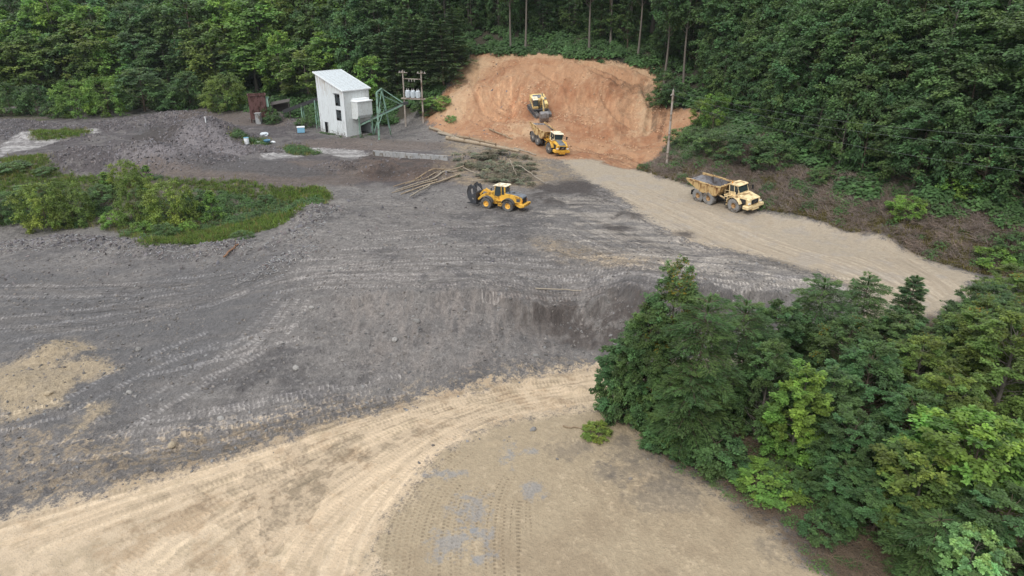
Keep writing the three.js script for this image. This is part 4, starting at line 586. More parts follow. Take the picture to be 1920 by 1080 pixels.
// the near clump on the right: top of the crown in the photograph, distance, kind, reach
function topped(px, py, z, kind, R, leaf, bark, name, label, category = 'tree', group) {
  const d = ray(px, py), t = z / d[2], x = d[0] * t, y = EYE + d[1] * t; return plant(kind, x, z, Math.max(1.2, (y - ground(x, z)) * 0.99), R, leaf, bark, name, label, category, group, any());
}
for (const [px, py, z, kind, R, leaf, label] of [
  [1172, 642, -45, 'nearSlim', 1.6, GREEN.cool, 'small tree at the left tip of the near clump beside the sand track'],
  [1278, 496, -45, 'goldTop', 2.0, GREEN.mid, 'tallest left tree of the near clump with yellowed leaves'], [1225, 575, -44.5, 'nearMaple', 2.0, GREEN.mid, 'leafy tree left of the yellowed tall tree'],
  [1325, 556, -42, 'nearPine', 2.7, GREEN.mid, 'feathery drooping pine right of the yellowed tall tree'], [1405, 566, -45, 'nearPine', 2.5, GREEN.mid, 'feathery pine in the back middle of the near clump'], [1470, 570, -48, 'nearMaple', 2.2, GREEN.deep, 'darker broadleaf tree behind the pale slim maple'], [1300, 690, -40.5, 'nearPine', 2.4, GREEN.mid, 'low drooping pine at the front left of the near clump'],
  [1552, 524, -50, 'nearPine', 2.6, GREEN.mid, 'layered conifer standing against the haul road'], [1632, 516, -51, 'nearPine', 2.2, GREEN.mid, 'dark pointed conifer against the haul road'], [1716, 518, -53, 'nearCedar', 2.0, GREEN.deep, 'spiky conifer top at the road bend'], [1500, 590, -51, 'nearCedar', 2.4, GREEN.deep, 'short dark conifer left of the layered conifer'],
  [1690, 590, -48, 'nearMaple', 2.4, GREEN.mid, 'round green maple below the spiky conifer'], [1600, 600, -45, 'nearOak', 2.3, GREEN.mid, 'dark broadleaf tree in the centre of the near clump'], [1512, 688, -39, 'nearSlim', 1.5, GREEN.bright, 'pale slim maple in the middle of the near clump'], [1450, 650, -41.5, 'nearMaple', 2.0, GREEN.mid, 'green maple left of the pale slim maple'],
  [1565, 690, -40, 'nearSlim', 1.7, GREEN.cool, 'bluish maple right of the pale slim maple'], [1640, 650, -41, 'nearMaple', 2.3, GREEN.cool, 'broad bluish maple in the centre right of the clump'], [1735, 640, -43, 'nearMaple', 2.3, GREEN.warm, 'green maple behind the large leaved tree'], [1795, 615, -46, 'nearOak', 2.6, GREEN.mid, 'spreading oak beside the road bend'],
  [1862, 540, -51, 'nearOak', 2.8, GREEN.mid, 'large oak at the right side of the road bend'], [1930, 505, -54, 'nearOak', 3.0, GREEN.warm, 'tall warm green tree at the right edge of the photo'], [1872, 575, -45, 'nearOak', 3.0, GREEN.warm, 'yellowish green oak near the right edge'], [1915, 600, -41, 'nearMaple', 3.2, GREEN.warm, 'warm green maple cut by the right edge'],
  [1800, 700, -38, 'nearMaple', 2.3, GREEN.warm, 'yellow green maple above the large leaved tree'], [1720, 740, -37, 'nearMaple', 2.1, GREEN.cool, 'dense maple left of the large leaved tree'], [1610, 780, -36, 'nearMaple', 1.9, GREEN.deep, 'dark maple at the front of the near clump'],
  [1850, 790, -33, 'bigLeaf', 3.0, GREEN.bright, 'tree with large light green leaves at the lower right'], [1740, 850, -32.5, 'bigLeaf', 2.4, GREEN.warm, 'smaller large leaved tree left of the lower right one'], [1660, 900, -32.5, 'nearMaple', 2.0, GREEN.deep, 'dark low maple at the front right of the clump'], [1905, 930, -29, 'nearMaple', 2.6, GREEN.deep, 'dark maple in the bottom right corner'], [1760, 970, -29.5, 'nearPine', 2.2, GREEN.mid, 'small pine at the bottom right'], [1590, 860, -34.5, 'nearMaple', 1.6, GREEN.cool, 'slender bluish maple over the leaf litter'], [1840, 1000, -27.5, 'bigLeaf', 1.6, GREEN.silver, 'pale leaved bush in the bottom right corner'],
]) topped(px, py, z, kind, R, leaf, pick([barkMat.grey, barkMat.brown]), /Pine|Cedar/.test(kind) ? 'conifer_tree' : 'maple_tree', label);
for (const [px, py, z, R, leaf, label] of [[1440, 890, -36.5, 1.9, GREEN.bright, 'low bright bush at the front foot of the near clump'], [1480, 880, -36.8, 1.5, GREEN.mid, 'low bush right of the bright front bush'], [1345, 820, -39, 2.0, GREEN.deep, 'dark low bush under the drooping pine'], [1250, 800, -41, 1.6, GREEN.cool, 'low bluish bush at the left foot of the clump'], [1180, 700, -44, 1.5, GREEN.mid, 'low bush under the left tip tree'], [1540, 1010, -32.5, 1.2, GREEN.deep, 'small dark bush on the leaf litter']]) topped(px, py, z, 'lowBush', R, leaf, barkMat.brown, 'bush', label, 'bush');
{ const p = spot(1118, 815); plant('lowBush', p.x, p.z, 0.8, 1.0, GREEN.olive, barkMat.brown, 'bush', 'low olive green tuft alone on the tan ground', 'bush', undefined, 1); }
console.log('planted');

// ---------- machines ----------
function grunge(seed, strength, dirt = [0.45, 0.36, 0.27], streak = 1) {                          // worn, dusty paint
  const n = 256, a = new Uint8Array(n * n * 4), ox = seed * 0.137;
  for (let j = 0; j < n; j++) for (let i = 0; i < n; i++) {
    const u = i / n, v = j / n, s = clamp(sstep(0.45, 0.85, nz(NA, u * streak + ox, v * 0.5 + ox) * 0.75 + nz(NB, u * 0.25, v * 0.0625 + ox) * 0.25) * strength * 0.8), k = 0.95 + 0.1 * nz(NB, u * 0.25 + ox, v * 0.25);
    for (let c = 0; c < 3; c++) a[(j * n + i) * 4 + c] = 255 * clamp(lerp(1, dirt[c], s) * k); a[(j * n + i) * 4 + 3] = 255;
  }
  const t = new THREE.DataTexture(a, n, n); t.wrapS = t.wrapT = THREE.RepeatWrapping; t.magFilter = THREE.LinearFilter; t.colorSpace = THREE.SRGBColorSpace; t.needsUpdate = true; return t;
}
const G1 = grunge(1, 0.75), G2 = grunge(2, 0.95, [0.42, 0.26, 0.16]), G3 = grunge(3, 0.5), G4 = grunge(4, 0.22, [0.66, 0.56, 0.48], 4), G5 = grunge(5, 0.2);
const P = {
  faded: std(0.55, 0.385, 0.18, 0.7, 0, { map: G2 }), faded2: std(0.80, 0.63, 0.36, 0.6, 0, { map: G1 }), yellow: std(0.74, 0.42, 0.055, 0.55, 0, { map: G1 }), cream: std(0.76, 0.63, 0.38, 0.55, 0, { map: G1 }), catyellow: std(0.80, 0.61, 0.26, 0.55, 0, { map: G1 }),
  roofcream: std(0.88, 0.78, 0.58, 0.5, 0, { map: G3 }), charcoal: std(0.07, 0.075, 0.085, 0.6), greyhood: std(0.17, 0.185, 0.21, 0.55, 0, { map: G3 }), black: std(0.018, 0.018, 0.02, 0.7), blackSteel: std(0.045, 0.047, 0.055, 0.55, 0, { map: G1 }), grille: std(0.022, 0.024, 0.03, 0.6), steel: std(0.26, 0.25, 0.25, 0.5, 0.5, { map: G1 }), liner: std(0.22, 0.215, 0.23, 0.55, 0.3, { map: G1 }), tyre: std(0.115, 0.112, 0.11, 0.95, 0, { map: G1 }), tyreDusty: std(0.25, 0.245, 0.24, 0.95, 0, { map: G1 }), rimYellow: std(0.78, 0.45, 0.08, 0.55), rimRust: std(0.40, 0.24, 0.11, 0.8), rimDust: std(0.3, 0.27, 0.24, 0.85),
  glass: new THREE.MeshPhysicalMaterial({ color: lin(0.03, 0.045, 0.05), roughness: 0.08, metalness: 0, clearcoat: 0.6 }), lamp: new THREE.MeshPhysicalMaterial({ color: lin(0.75, 0.75, 0.72), roughness: 0.15, clearcoat: 1 }), amber: std(0.85, 0.3, 0.03, 0.3), seat: std(0.03, 0.03, 0.035, 0.9), chrome: std(0.6, 0.6, 0.6, 0.25, 0.9), soil: std(0.30, 0.18, 0.10, 0.95),
};
for (const m of Object.values(P)) if (m.map) m.userData.worn = true;
function wheelGeo(D, W, lugs = 20, rimD = D * 0.44) {
  const R = D / 2, r = rimD / 2, h = W / 2, pts = [[r, -h * 0.72], [r * 1.15, -h * 0.86], [R * 0.86, -h], [R * 0.95, -h * 0.93], [R * 0.985, -h * 0.6], [R * 0.985, h * 0.6], [R * 0.95, h * 0.93], [R * 0.86, h], [r * 1.15, h * 0.86], [r, h * 0.72]].map((p) => new THREE.Vector2(p[0], p[1]));
  const list = [new THREE.LatheGeometry(pts, 36)];
  for (let i = 0; i < lugs; i++) for (const s of [-1, 1]) { const a = (i + (s > 0 ? 0.5 : 0)) / lugs * Math.PI * 2; list.push(bx(R * 0.06, W * 0.5, R * 0.13, 0, 0, 0, s * 0.35, 0, 0).translate(R * 0.985, s * W * 0.25, 0).rotateY(a)); }
  const tyre = mergeAll(list).rotateX(Math.PI / 2), rp = [[r * 0.12, -h * 0.1], [r * 0.5, -h * 0.1], [r * 0.62, h * 0.12], [r * 0.9, h * 0.5], [r * 1.01, h * 0.74], [r * 0.94, h * 0.74], [r * 0.8, h * 0.44]].map((p) => new THREE.Vector2(p[0], p[1]));
  const face = [new THREE.LatheGeometry(rp, 24).rotateX(Math.PI / 2), new THREE.CylinderGeometry(r * 0.3, r * 0.34, W * 0.42, 12).rotateX(Math.PI / 2).translate(0, 0, h * 0.12)];
  for (let i = 0; i < 8; i++) { const a = i / 8 * 6.283; face.push(new THREE.CylinderGeometry(r * 0.05, r * 0.05, h * 0.16, 6).rotateX(Math.PI / 2).translate(Math.cos(a) * r * 0.46, Math.sin(a) * r * 0.46, 0)); }
  const rim = mergeAll(face), back = rim.clone().rotateY(Math.PI); return { tyre, rim: mergeAll([rim, back]) };
}
function wheel(parent, geo, x, y, z, tm, rm, spin = 0) { const g = new THREE.Group(); g.name = 'wheel'; g.position.set(x, y, z); g.rotation.z = spin; parent.add(g); part('tyre', geo.tyre, tm, g); part('rim', geo.rim, rm, g); return g; }
const arch = (cx, cy, r0, r1, a0, a1, n = 9) => { const p = []; for (let i = 0; i <= n; i++) { const a = lerp(a0, a1, i / n); p.push([cx + Math.cos(a) * r1, cy + Math.sin(a) * r1]); } for (let i = n; i >= 0; i--) { const a = lerp(a0, a1, i / n); p.push([cx + Math.cos(a) * r0, cy + Math.sin(a) * r0]); } return p; };
// stand a machine on the ground by its axle line
function settle(g, front, rear, half = 1.2) {                           // front and rear contact points of the middle line: x, z; x is forward
  const f = V(front[0], ground(front[0], front[1]), front[1]), r = V(rear[0], ground(rear[0], rear[1]), rear[1]), X = f.clone().sub(r).normalize(), S = V(0, 1, 0).cross(X).normalize();      // S: towards local -z
  const l = f.clone().lerp(r, 0.5), a = ground(l.x + S.x * half, l.z + S.z * half), b = ground(l.x - S.x * half, l.z - S.z * half), Z = S.clone().multiplyScalar(-1); Z.y += (b - a) / (2 * half); Z.normalize(); const Y = Z.clone().cross(X).normalize();
  g.setRotationFromMatrix(new THREE.Matrix4().makeBasis(X, Y, X.clone().cross(Y).normalize())); return { f, r };
}
function hauler(label, st) {
  const g = thing('articulated_hauler', label, 'dump truck'), D = 1.86, W = 0.74, wg = hauler.wg ??= wheelGeo(D, W, 20, 0.74), ax = { f: 3.05, m: -1.4, r: -3.35 }, tz = 1.22;
  for (const [k, x] of Object.entries(ax)) for (const s of [-1, 1]) wheel(g, wg, x, D / 2 - 0.03, s * tz, P[st.tyre], P[st.rim], x * 2 + s);
  part('axle', [ax.f, ax.m, ax.r].map((x) => rod(V(x, D / 2, -1), V(x, D / 2, 1), 0.2)), P.black, g);
  part('rear_frame', [bx(5.6, 0.42, 0.9, -1.7, 1.12, 0), rb(0.7, 0.6, 0.8, 0.1, 1.05, 1.15, 0), bx(2.4, 0.3, 0.25, -2.4, 0.9, 0.72), bx(2.4, 0.3, 0.25, -2.4, 0.9, -0.72)], P.charcoal, g);
  part('front_frame', [bx(3.6, 0.46, 1.1, 3.1, 1.08, 0), rb(0.6, 0.7, 0.7, 0.1, 1.4, 1.1, 0), bx(0.5, 0.5, 1.5, 4.7, 0.8, 0)], P.charcoal, g);
  for (const s of [-1, 1]) {
    part('fender', prof([...arch(ax.f, D / 2, 1.12, 1.2, 0.35, 2.75), [ax.f - 1.32, 1.62], [ax.f - 1.28, 1.95], [ax.f - 0.3, 2.12], [ax.f + 0.9, 2.1], [ax.f + 1.22, 1.7]].slice(0, 10).concat(arch(ax.f, D / 2, 1.12, 1.2, 0.35, 2.75).slice(10)), 0.86, 0.03, s * 1.24), P[st.body], g);
    part('mudguard', prof([[1.55, 0.75], [1.75, 0.75], [1.85, 1.75], [1.65, 1.75]], 0.84, 0.02, s * 1.23), P.black, g);
    const step = part('access_ladder', [bx(0.06, 1.2, 0.06, 2.0, 1.55, s * 1.5), bx(0.06, 1.2, 0.06, 1.55, 1.55, s * 1.5), ...[0.75, 1.1, 1.45, 1.8].map((y) => bx(0.5, 0.05, 0.18, 1.78, y + 0.1, s * 1.5))], P[st.body], g);
    part('handrail', [rod(V(1.55, 2.15, s * 1.5), V(1.55, 2.75, s * 1.45), 0.025), rod(V(2.3, 2.15, s * 1.5), V(2.3, 2.75, s * 1.45), 0.025), rod(V(1.55, 2.75, s * 1.45), V(2.3, 2.75, s * 1.45), 0.025)], P[st.body], g);
    part('mirror', [bx(0.07, 0.55, 0.28, 3.55, 2.85, s * 1.5), rod(V(3.3, 3.1, s * 0.9), V(3.55, 3.05, s * 1.48), 0.025)], P.black, g);
    part('headlight', [rb(0.12, 0.22, 0.42, 0.04, 5.27, 1.5, s * 1.02)], P.lamp, g);
    part('hoist_cylinder', [rod(V(0.85, 1.15, s * 0.62), V(-0.6, 2.0, s * 1.28), 0.11), rod(V(-0.6, 2.0, s * 1.28), V(-1.1, 2.28, s * 1.32), 0.07)], P[st.body], g);
    part('side_grille', [bx(1.0, 0.62, 0.04, 4.25, 1.66, s * 1.12), ...[0, 1, 2, 3].map((k) => bx(1.0, 0.03, 0.06, 4.25, 1.43 + k * 0.15, s * 1.125))], P.grille, g);
  }
  part('running_board', [bx(1.0, 0.1, 2.9, 1.85, 2.06, 0)], P[st.body], g);
  part('hood', prof([[3.3, 1.3], [5.22, 1.25], [5.26, 1.98], [4.9, 2.12], [3.3, 2.42]], 2.16, 0.09), P[st.hood], g);
  if (st.top) part('hood_panel', prof([[3.35, 2.42], [4.9, 2.135], [5.15, 2.04], [5.15, 2.09], [4.9, 2.175], [3.35, 2.46]], 1.3, 0.01), P[st.top], g);
  const grille = part('grille', [bx(0.06, 0.58, 1.25, 5.27, 1.62, 0), ...[0, 1, 2, 3, 4].map((k) => bx(0.03, 0.03, 1.2, 5.31, 1.42 + k * 0.1, 0))], P[st.front], g);
  part('emblem', [bx(0.025, 0.07, 0.62, 5.315, 1.62, 0, 0.5), bx(0.03, 0.15, 0.15, 5.318, 1.62, 0)], P.chrome, grille);
  part('bumper', [prof([[4.55, 0.78], [5.42, 0.78], [5.5, 0.9], [5.5, 1.2], [4.55, 1.22]], 3.0, 0.05), bx(0.3, 0.2, 1.2, 5.3, 0.68, 0)], P[st.body], g);
  const cab = new THREE.Group(); cab.name = 'cab'; g.add(cab); const ch = 0.9;                      // cab: lower shell, posts, panes, roof
  part('shell', prof([[1.72, 1.95], [3.42, 1.95], [3.42, 2.5], [3.3, 2.52], [1.72, 2.52]], 1.84, 0.04), P[st.cab], cab);
  const posts = []; for (const s of [-1, 1]) posts.push(beam(V(3.38, 2.48, s * 0.87), V(3.16, 3.42, s * 0.84), 0.09), beam(V(1.78, 2.48, s * 0.87), V(1.8, 3.42, s * 0.84), 0.12), beam(V(2.62, 2.48, s * 0.88), V(2.6, 3.42, s * 0.85), 0.08)); part('posts', posts, P[st.cab], cab);
  part('roof', [prof([[1.62, 3.4], [3.34, 3.4], [3.38, 3.46], [3.1, 3.58], [1.8, 3.58], [1.62, 3.5]], 1.92, 0.05)], P[st.roof], cab);
  part('windscreen', beamPlate([[3.385, 2.53], [3.17, 3.4]], 1.62), P.glass, cab);
  for (const s of [-1, 1]) { part('side_window', bx(0.72, 0.84, 0.025, 2.99, 2.97, s * 0.86, s * 0.03), P.glass, cab); part('side_window', bx(0.72, 0.84, 0.025, 2.2, 2.97, s * 0.865, s * 0.03), P.glass, cab); }
  part('rear_window', bx(0.03, 0.84, 1.6, 1.77, 2.97, 0), P.glass, cab);
  part('beacon', new THREE.CylinderGeometry(0.07, 0.08, 0.16, 10).translate(2.0, 3.66, 0.6), P.amber, cab);
  part('exhaust', [rod(V(1.5, 2.0, -1.05), V(1.5, 3.2, -1.05), 0.09), rod(V(1.5, 3.2, -1.05), V(1.4, 3.35, -1.05), 0.08)], P.charcoal, g);
  // the tipping body
  const side = [[0.55, 2.2], [-0.1, 1.5], [-2.9, 1.55], [-5.35, 2.72], [-5.45, 3.02], [-3.2, 2.98], [-0.5, 2.84], [0.95, 2.98]], body = new THREE.Group(); body.name = 'dump_body'; g.add(body);
  for (const s of [-1, 1]) {
    part('side_wall', prof(side, 0.09, 0.015, s * 1.52), P[st.box], body);
    part('rim_rail', [beam(V(-5.4, 3.0, s * 1.56), V(-3.2, 3.0, s * 1.56), 0.18), beam(V(-3.22, 2.995, s * 1.56), V(-0.5, 2.86, s * 1.56), 0.18), beam(V(-0.52, 2.86, s * 1.56), V(0.98, 3.0, s * 1.56), 0.18)], P[st.rail], body);
    for (const x of [-4.2, -2.9, -1.6, -0.4]) part('rib', beam(V(x, x < -3 ? 2.3 : 1.65, s * 1.6), V(x + 0.08, 2.85, s * 1.6), 0.16, 0.1), P[st.box], body);
  }
  part('floor', [prof([[-0.1, 1.5], [-2.9, 1.55], [-5.35, 2.72], [-5.3, 2.82], [-2.85, 1.66], [-0.05, 1.62]], 2.98, 0)], P.liner, body);
  part('front_wall', [prof([[-0.08, 1.5], [0.58, 2.2], [1.0, 3.1], [0.9, 3.13], [0.46, 2.25], [-0.1, 1.62]], 3.0, 0)], P[st.box], body);
  part('headboard', [prof([[0.88, 3.05], [1.05, 3.03], [1.62, 3.3], [1.6, 3.38], [0.92, 3.2]], 3.1, 0.02), ...[-1.1, -0.4, 0.4, 1.1].map((z) => bx(0.12, 1.0, 0.12, 0.82, 2.66, z, 0, 0, -0.42))], P[st.rail], body);
  part('liner', [prof([[-0.1, 1.63], [-2.85, 1.68], [-5.2, 2.78], [-3.2, 2.9], [-0.5, 2.78], [0.85, 2.92], [0.44, 2.28]], 0.03, 0, 1.455), prof([[-0.1, 1.63], [-2.85, 1.68], [-5.2, 2.78], [-3.2, 2.9], [-0.5, 2.78], [0.85, 2.92], [0.44, 2.28]], 0.03, 0, -1.455)], P.liner, body);
  const flaps = [-1, 1].map((s) => part('mudflap', bx(0.04, 0.7, 0.7, -4.55, 1.15, s * 1.22, 0, 0, -0.1), P.black, g));
  return g;
}
function beamPlate([a, b], width, t = 0.025) { return beam(V(a[0], a[1], 0), V(b[0], b[1], 0), width, t).applyMatrix4(new THREE.Matrix4()); }
function placeHauler(g, fx, fz, hx, hz) {                                // ground point under the right-hand front wheel (image left), heading
  const l = Math.hypot(hx, hz), X = [hx / l, hz / l], Rr = [-X[1], X[0]];                        // to the machine's right
  const mid = [fx - Rr[0] * 1.22, fz - Rr[1] * 1.22], rear = [mid[0] - X[0] * 5.4, mid[1] - X[1] * 5.4], s = settle(g, mid, rear);
  g.position.copy(s.f).sub(V(3.05, 0, 0).applyQuaternion(g.quaternion)); return g;
}
const parked = hauler('older faded hauler with empty dump body parked on the haul road', { tyre: 'tyreDusty', rim: 'rimRust', body: 'faded2', hood: 'faded2', cab: 'faded2', roof: 'faded2', box: 'faded', rail: 'faded', front: 'grille' });
{ const p = hit(1377.2, 396.6); placeHauler(parked, p.x, p.z, 0.52, 0.86); }
const loaded = hauler('hauler with cream cab being filled below the excavator at the red cut', { tyre: 'tyre', rim: 'rimDust', body: 'yellow', hood: 'yellow', cab: 'cream', roof: 'roofcream', box: 'faded', rail: 'faded', front: 'grille', top: 'greyhood' });
{ const p = hit(1029.5, 286.5); placeHauler(loaded, p.x, p.z, 0.42, 0.91); }
{ // soil in the body of the loaded hauler
  const g = new THREE.BufferGeometry(), n = 14, m = 9, pos = [], idx = [];
  for (let i = 0; i <= n; i++) for (let j = 0; j <= m; j++) { const u = i / n, v = j / m, x = lerp(-4.6, 0.68, u), z = lerp(-1.43, 1.43, v), e = Math.sin(u * Math.PI) * Math.sin(v * Math.PI); pos.push(x, lerp(2.72, 2.35, u) + 0.5 * e + (cloudy(x * 3, z * 3, 1.2) - 0.5) * 0.35 * e, z); }
  for (let i = 0; i < n; i++) for (let j = 0; j < m; j++) { const a = i * (m + 1) + j, b = a + m + 1; idx.push(a, a + 1, b, b, a + 1, b + 1); }
  const skirt = pos.length / 3; pos.push(-4.6, 2.45, -1.43, -4.6, 2.45, 1.43, 0.2, 1.9, -1.43, 0.2, 1.9, 1.43); idx.push(skirt, skirt + 2, skirt + 1, skirt + 1, skirt + 2, skirt + 3);
  g.setAttribute('position', new THREE.Float32BufferAttribute(pos, 3)); g.setIndex(idx); g.computeVertexNormals();
  const s = single('soil_load', g, P.soil, 'heap of brown soil in the body of the far hauler', 'soil'); s.position.copy(loaded.position); s.quaternion.copy(loaded.quaternion);
}
// wheel loader with a log grapple
{
  const g = thing('wheel_loader', 'yellow wheel loader holding up a black log grapple on the yard', 'wheel loader'), D = 1.56, wg = wheelGeo(D, 0.62, 18, 0.78), A = 1.6;
  for (const x of [A, -A]) for (const s of [-1, 1]) wheel(g, wg, x, D / 2 - 0.03, s * 1.02, P.tyre, P.rimYellow, x + s);
  part('axle', [rod(V(A, D / 2, -0.9), V(A, D / 2, 0.9), 0.17), rod(V(-A, D / 2, -0.9), V(-A, D / 2, 0.9), 0.17)], P.black, g);
  part('rear_frame', [prof([[-3.3, 0.75], [0.15, 0.62], [0.35, 1.25], [-1.0, 1.45], [-3.3, 1.35]], 1.2, 0.04)], P.yellow, g);
  part('front_frame', [prof([[0.3, 0.7], [2.25, 0.65], [2.3, 1.2], [1.5, 2.15], [1.15, 2.15], [0.55, 1.3]], 1.15, 0.04), rod(V(0.25, 0.7, 0), V(0.25, 1.4, 0), 0.22, 0.22, 12)], P.yellow, g);
  part('engine_cover', prof([[-3.45, 1.12], [-0.95, 1.2], [-0.95, 2.3], [-2.2, 2.22], [-3.3, 1.98], [-3.45, 1.75]], 1.66, 0.07), P.yellow, g);
  part('hood_panel', prof([[-0.98, 2.3], [-2.2, 2.225], [-3.32, 1.985], [-3.5, 1.8], [-3.55, 1.86], [-3.36, 2.06], [-2.2, 2.29], [-0.98, 2.37]], 1.5, 0.02), P.greyhood, g);
  part('grille', [bx(0.08, 0.78, 1.2, -3.5, 1.52, 0), ...[0, 1, 2, 3, 4].map((k) => bx(0.04, 0.03, 1.15, -3.55, 1.24 + k * 0.14, 0))], P.grille, g);
  for (const s of [-1, 1]) { part('side_vent', [bx(0.5, 0.42, 0.04, -2.95, 1.55, s * 0.835), ...[0, 1, 2].map((k) => bx(0.5, 0.03, 0.06, -2.95, 1.43 + k * 0.12, s * 0.84))], P.charcoal, g); part('tail_light', bx(0.05, 0.24, 0.14, -3.48, 1.5, s * 0.72), P.amber, g); }
  part('counterweight', [prof([[-3.3, 0.62], [-3.86, 0.75], [-3.95, 0.95], [-3.95, 1.12], [-3.1, 1.15], [-2.75, 0.85]], 2.2, 0.06)], P.yellow, g);
  for (const s of [-1, 1]) {
    part('fender', prof(arch(-A, D / 2, 0.9, 0.98, 0.3, 2.75), 0.72, 0.02, s * 1.02), P.charcoal, g); part('fender', prof(arch(A, D / 2, 0.9, 0.97, 0.6, 2.9), 0.68, 0.02, s * 1.02), P.charcoal, g);
    part('access_ladder', [bx(0.5, 0.04, 0.2, -0.35, 0.62, s * 0.98), bx(0.5, 0.04, 0.2, -0.35, 0.95, s * 0.95), bx(0.05, 0.7, 0.05, -0.12, 0.95, s * 1.0), bx(0.05, 0.7, 0.05, -0.58, 0.95, s * 1.0), bx(1.2, 0.1, 0.4, -0.35, 1.32, s * 0.85)], P.yellow, g);
    part('lift_arm', prof([[1.0, 2.05], [1.35, 2.2], [2.6, 1.75], [3.25, 1.1], [3.05, 0.95], [2.4, 1.45], [1.2, 1.85]], 0.16, 0.02, s * 0.5), P.yellow, g);
    part('mirror', [bx(0.06, 0.36, 0.2, 0.85, 2.75, s * 1.12), rod(V(0.6, 3.0, s * 0.75), V(0.85, 2.9, s * 1.1), 0.02)], P.black, g);
  }
  part('tilt_linkage', [beam(V(1.5, 2.15, 0), V(2.5, 2.25, 0), 0.2, 0.26), rod(V(1.1, 2.0, 0), V(2.2, 2.5, 0), 0.1), beam(V(2.5, 2.25, 0), V(3.1, 1.6, 0), 0.16, 0.2)], P.yellow, g);
  const cab = new THREE.Group(); cab.name = 'cab'; g.add(cab);
  part('shell', prof([[-1.05, 1.35], [0.5, 1.35], [0.72, 1.7], [0.45, 1.85], [0.1, 1.72], [-0.3, 1.95], [-0.6, 2.05], [-1.05, 2.1]], 1.5, 0.03), P.yellow, cab);
  const posts = []; for (const s of [-1, 1]) posts.push(beam(V(0.68, 1.68, s * 0.7), V(0.45, 3.18, s * 0.68), 0.09), beam(V(-0.98, 2.05, s * 0.7), V(-0.9, 3.18, s * 0.68), 0.16), beam(V(-0.45, 1.9, s * 0.72), V(-0.42, 3.18, s * 0.69), 0.09)); part('posts', posts, P.yellow, cab);
  part('roof', [prof([[-1.2, 3.15], [0.7, 3.15], [0.78, 3.2], [0.5, 3.3], [-1.1, 3.3], [-1.22, 3.24]], 1.66, 0.04)], P.roofcream, cab);
  part('windscreen', beamPlate([[0.68, 1.72], [0.47, 3.14]], 1.3), P.glass, cab); part('rear_window', bx(0.025, 1.0, 1.3, -0.95, 2.62, 0), P.glass, cab);
  for (const s of [-1, 1]) { part('side_window', prof([[0.6, 1.78], [0.42, 3.14], [-0.38, 3.14], [-0.38, 2.0], [0.1, 1.76]], 0.03, 0, s * 0.7), P.glass, cab); part('side_window', prof([[-0.46, 2.1], [-0.46, 3.14], [-0.82, 3.14], [-0.86, 2.1]], 0.03, 0, s * 0.7), P.glass, cab); }
  part('exhaust', [rod(V(-1.5, 2.25, -0.45), V(-1.5, 2.95, -0.45), 0.08), rod(V(-1.5, 2.95, -0.45), V(-1.62, 3.08, -0.45), 0.07), rb(0.3, 0.24, 0.3, 0.05, -2.0, 2.36, -0.2)], P.charcoal, g);
  // grapple: carriage, two pierced lower tines and two curved upper claws
  const gr = new THREE.Group(); gr.name = 'log_grapple'; gr.position.set(3.15, 0.35, 0); g.add(gr);
  part('carriage', [bx(0.16, 1.5, 2.1, 0.1, 0.95, 0), bx(0.3, 0.2, 2.3, 0.15, 0.35, 0), bx(0.3, 0.2, 2.2, 0.12, 1.6, 0)], P.blackSteel, gr);
  const ell = (cx, cy, a, b, n = 14) => { const p = []; for (let i = 0; i < n; i++) { const t = i / n * 6.283; p.push([cx + Math.cos(t) * a, cy + Math.sin(t) * b]); } return p; };
  for (const s of [-1, 1]) {
    part('claw', prof([[0.0, 0.2], [0.35, 0.15], [0.95, 0.3], [1.4, 0.9], [1.5, 1.7], [1.3, 2.4], [0.85, 2.75], [0.62, 2.5], [0.35, 2.6], [0.12, 2.2], [0.05, 1.6]], 0.18, 0.02, s * 0.85, [ell(0.68, 1.78, 0.27, 0.42), ell(0.62, 0.78, 0.17, 0.14)]), P.blackSteel, gr);
    part('tine', prof([[0, 0.05], [1.55, -0.05], [1.75, 0.02], [1.6, 0.12], [0.3, 0.35], [0, 0.4]], 0.16, 0.02, s * 0.5), P.blackSteel, gr);
    part('claw_cylinder', [rod(V(0.1, 1.7, s * 0.6), V(0.85, 2.3, s * 0.8), 0.07)], P.steel, gr);
  }
  part('cross_tube', rod(V(0.7, 2.45, -0.85), V(0.7, 2.45, 0.85), 0.09), P.blackSteel, gr);
  // near side wheels at these ground points
  const X = V(-3.2, 0, -1.5).normalize(), hr = hit(953, 396), nearRear = [hr.x, hr.z], S = [-X.z * -1, X.x * -1];          // towards the far side
  const far = [X.z, -X.x].map((v) => v * 1.02), sgn = far[1] < 0 ? 1 : -1, rear = [nearRear[0] + far[0] * sgn, nearRear[1] + far[1] * sgn], s = settle(g, [rear[0] + X.x * 3.2, rear[1] + X.z * 3.2], rear, 1);
  g.position.copy(s.r).add(V(A, 0, 0).applyQuaternion(g.quaternion));
}
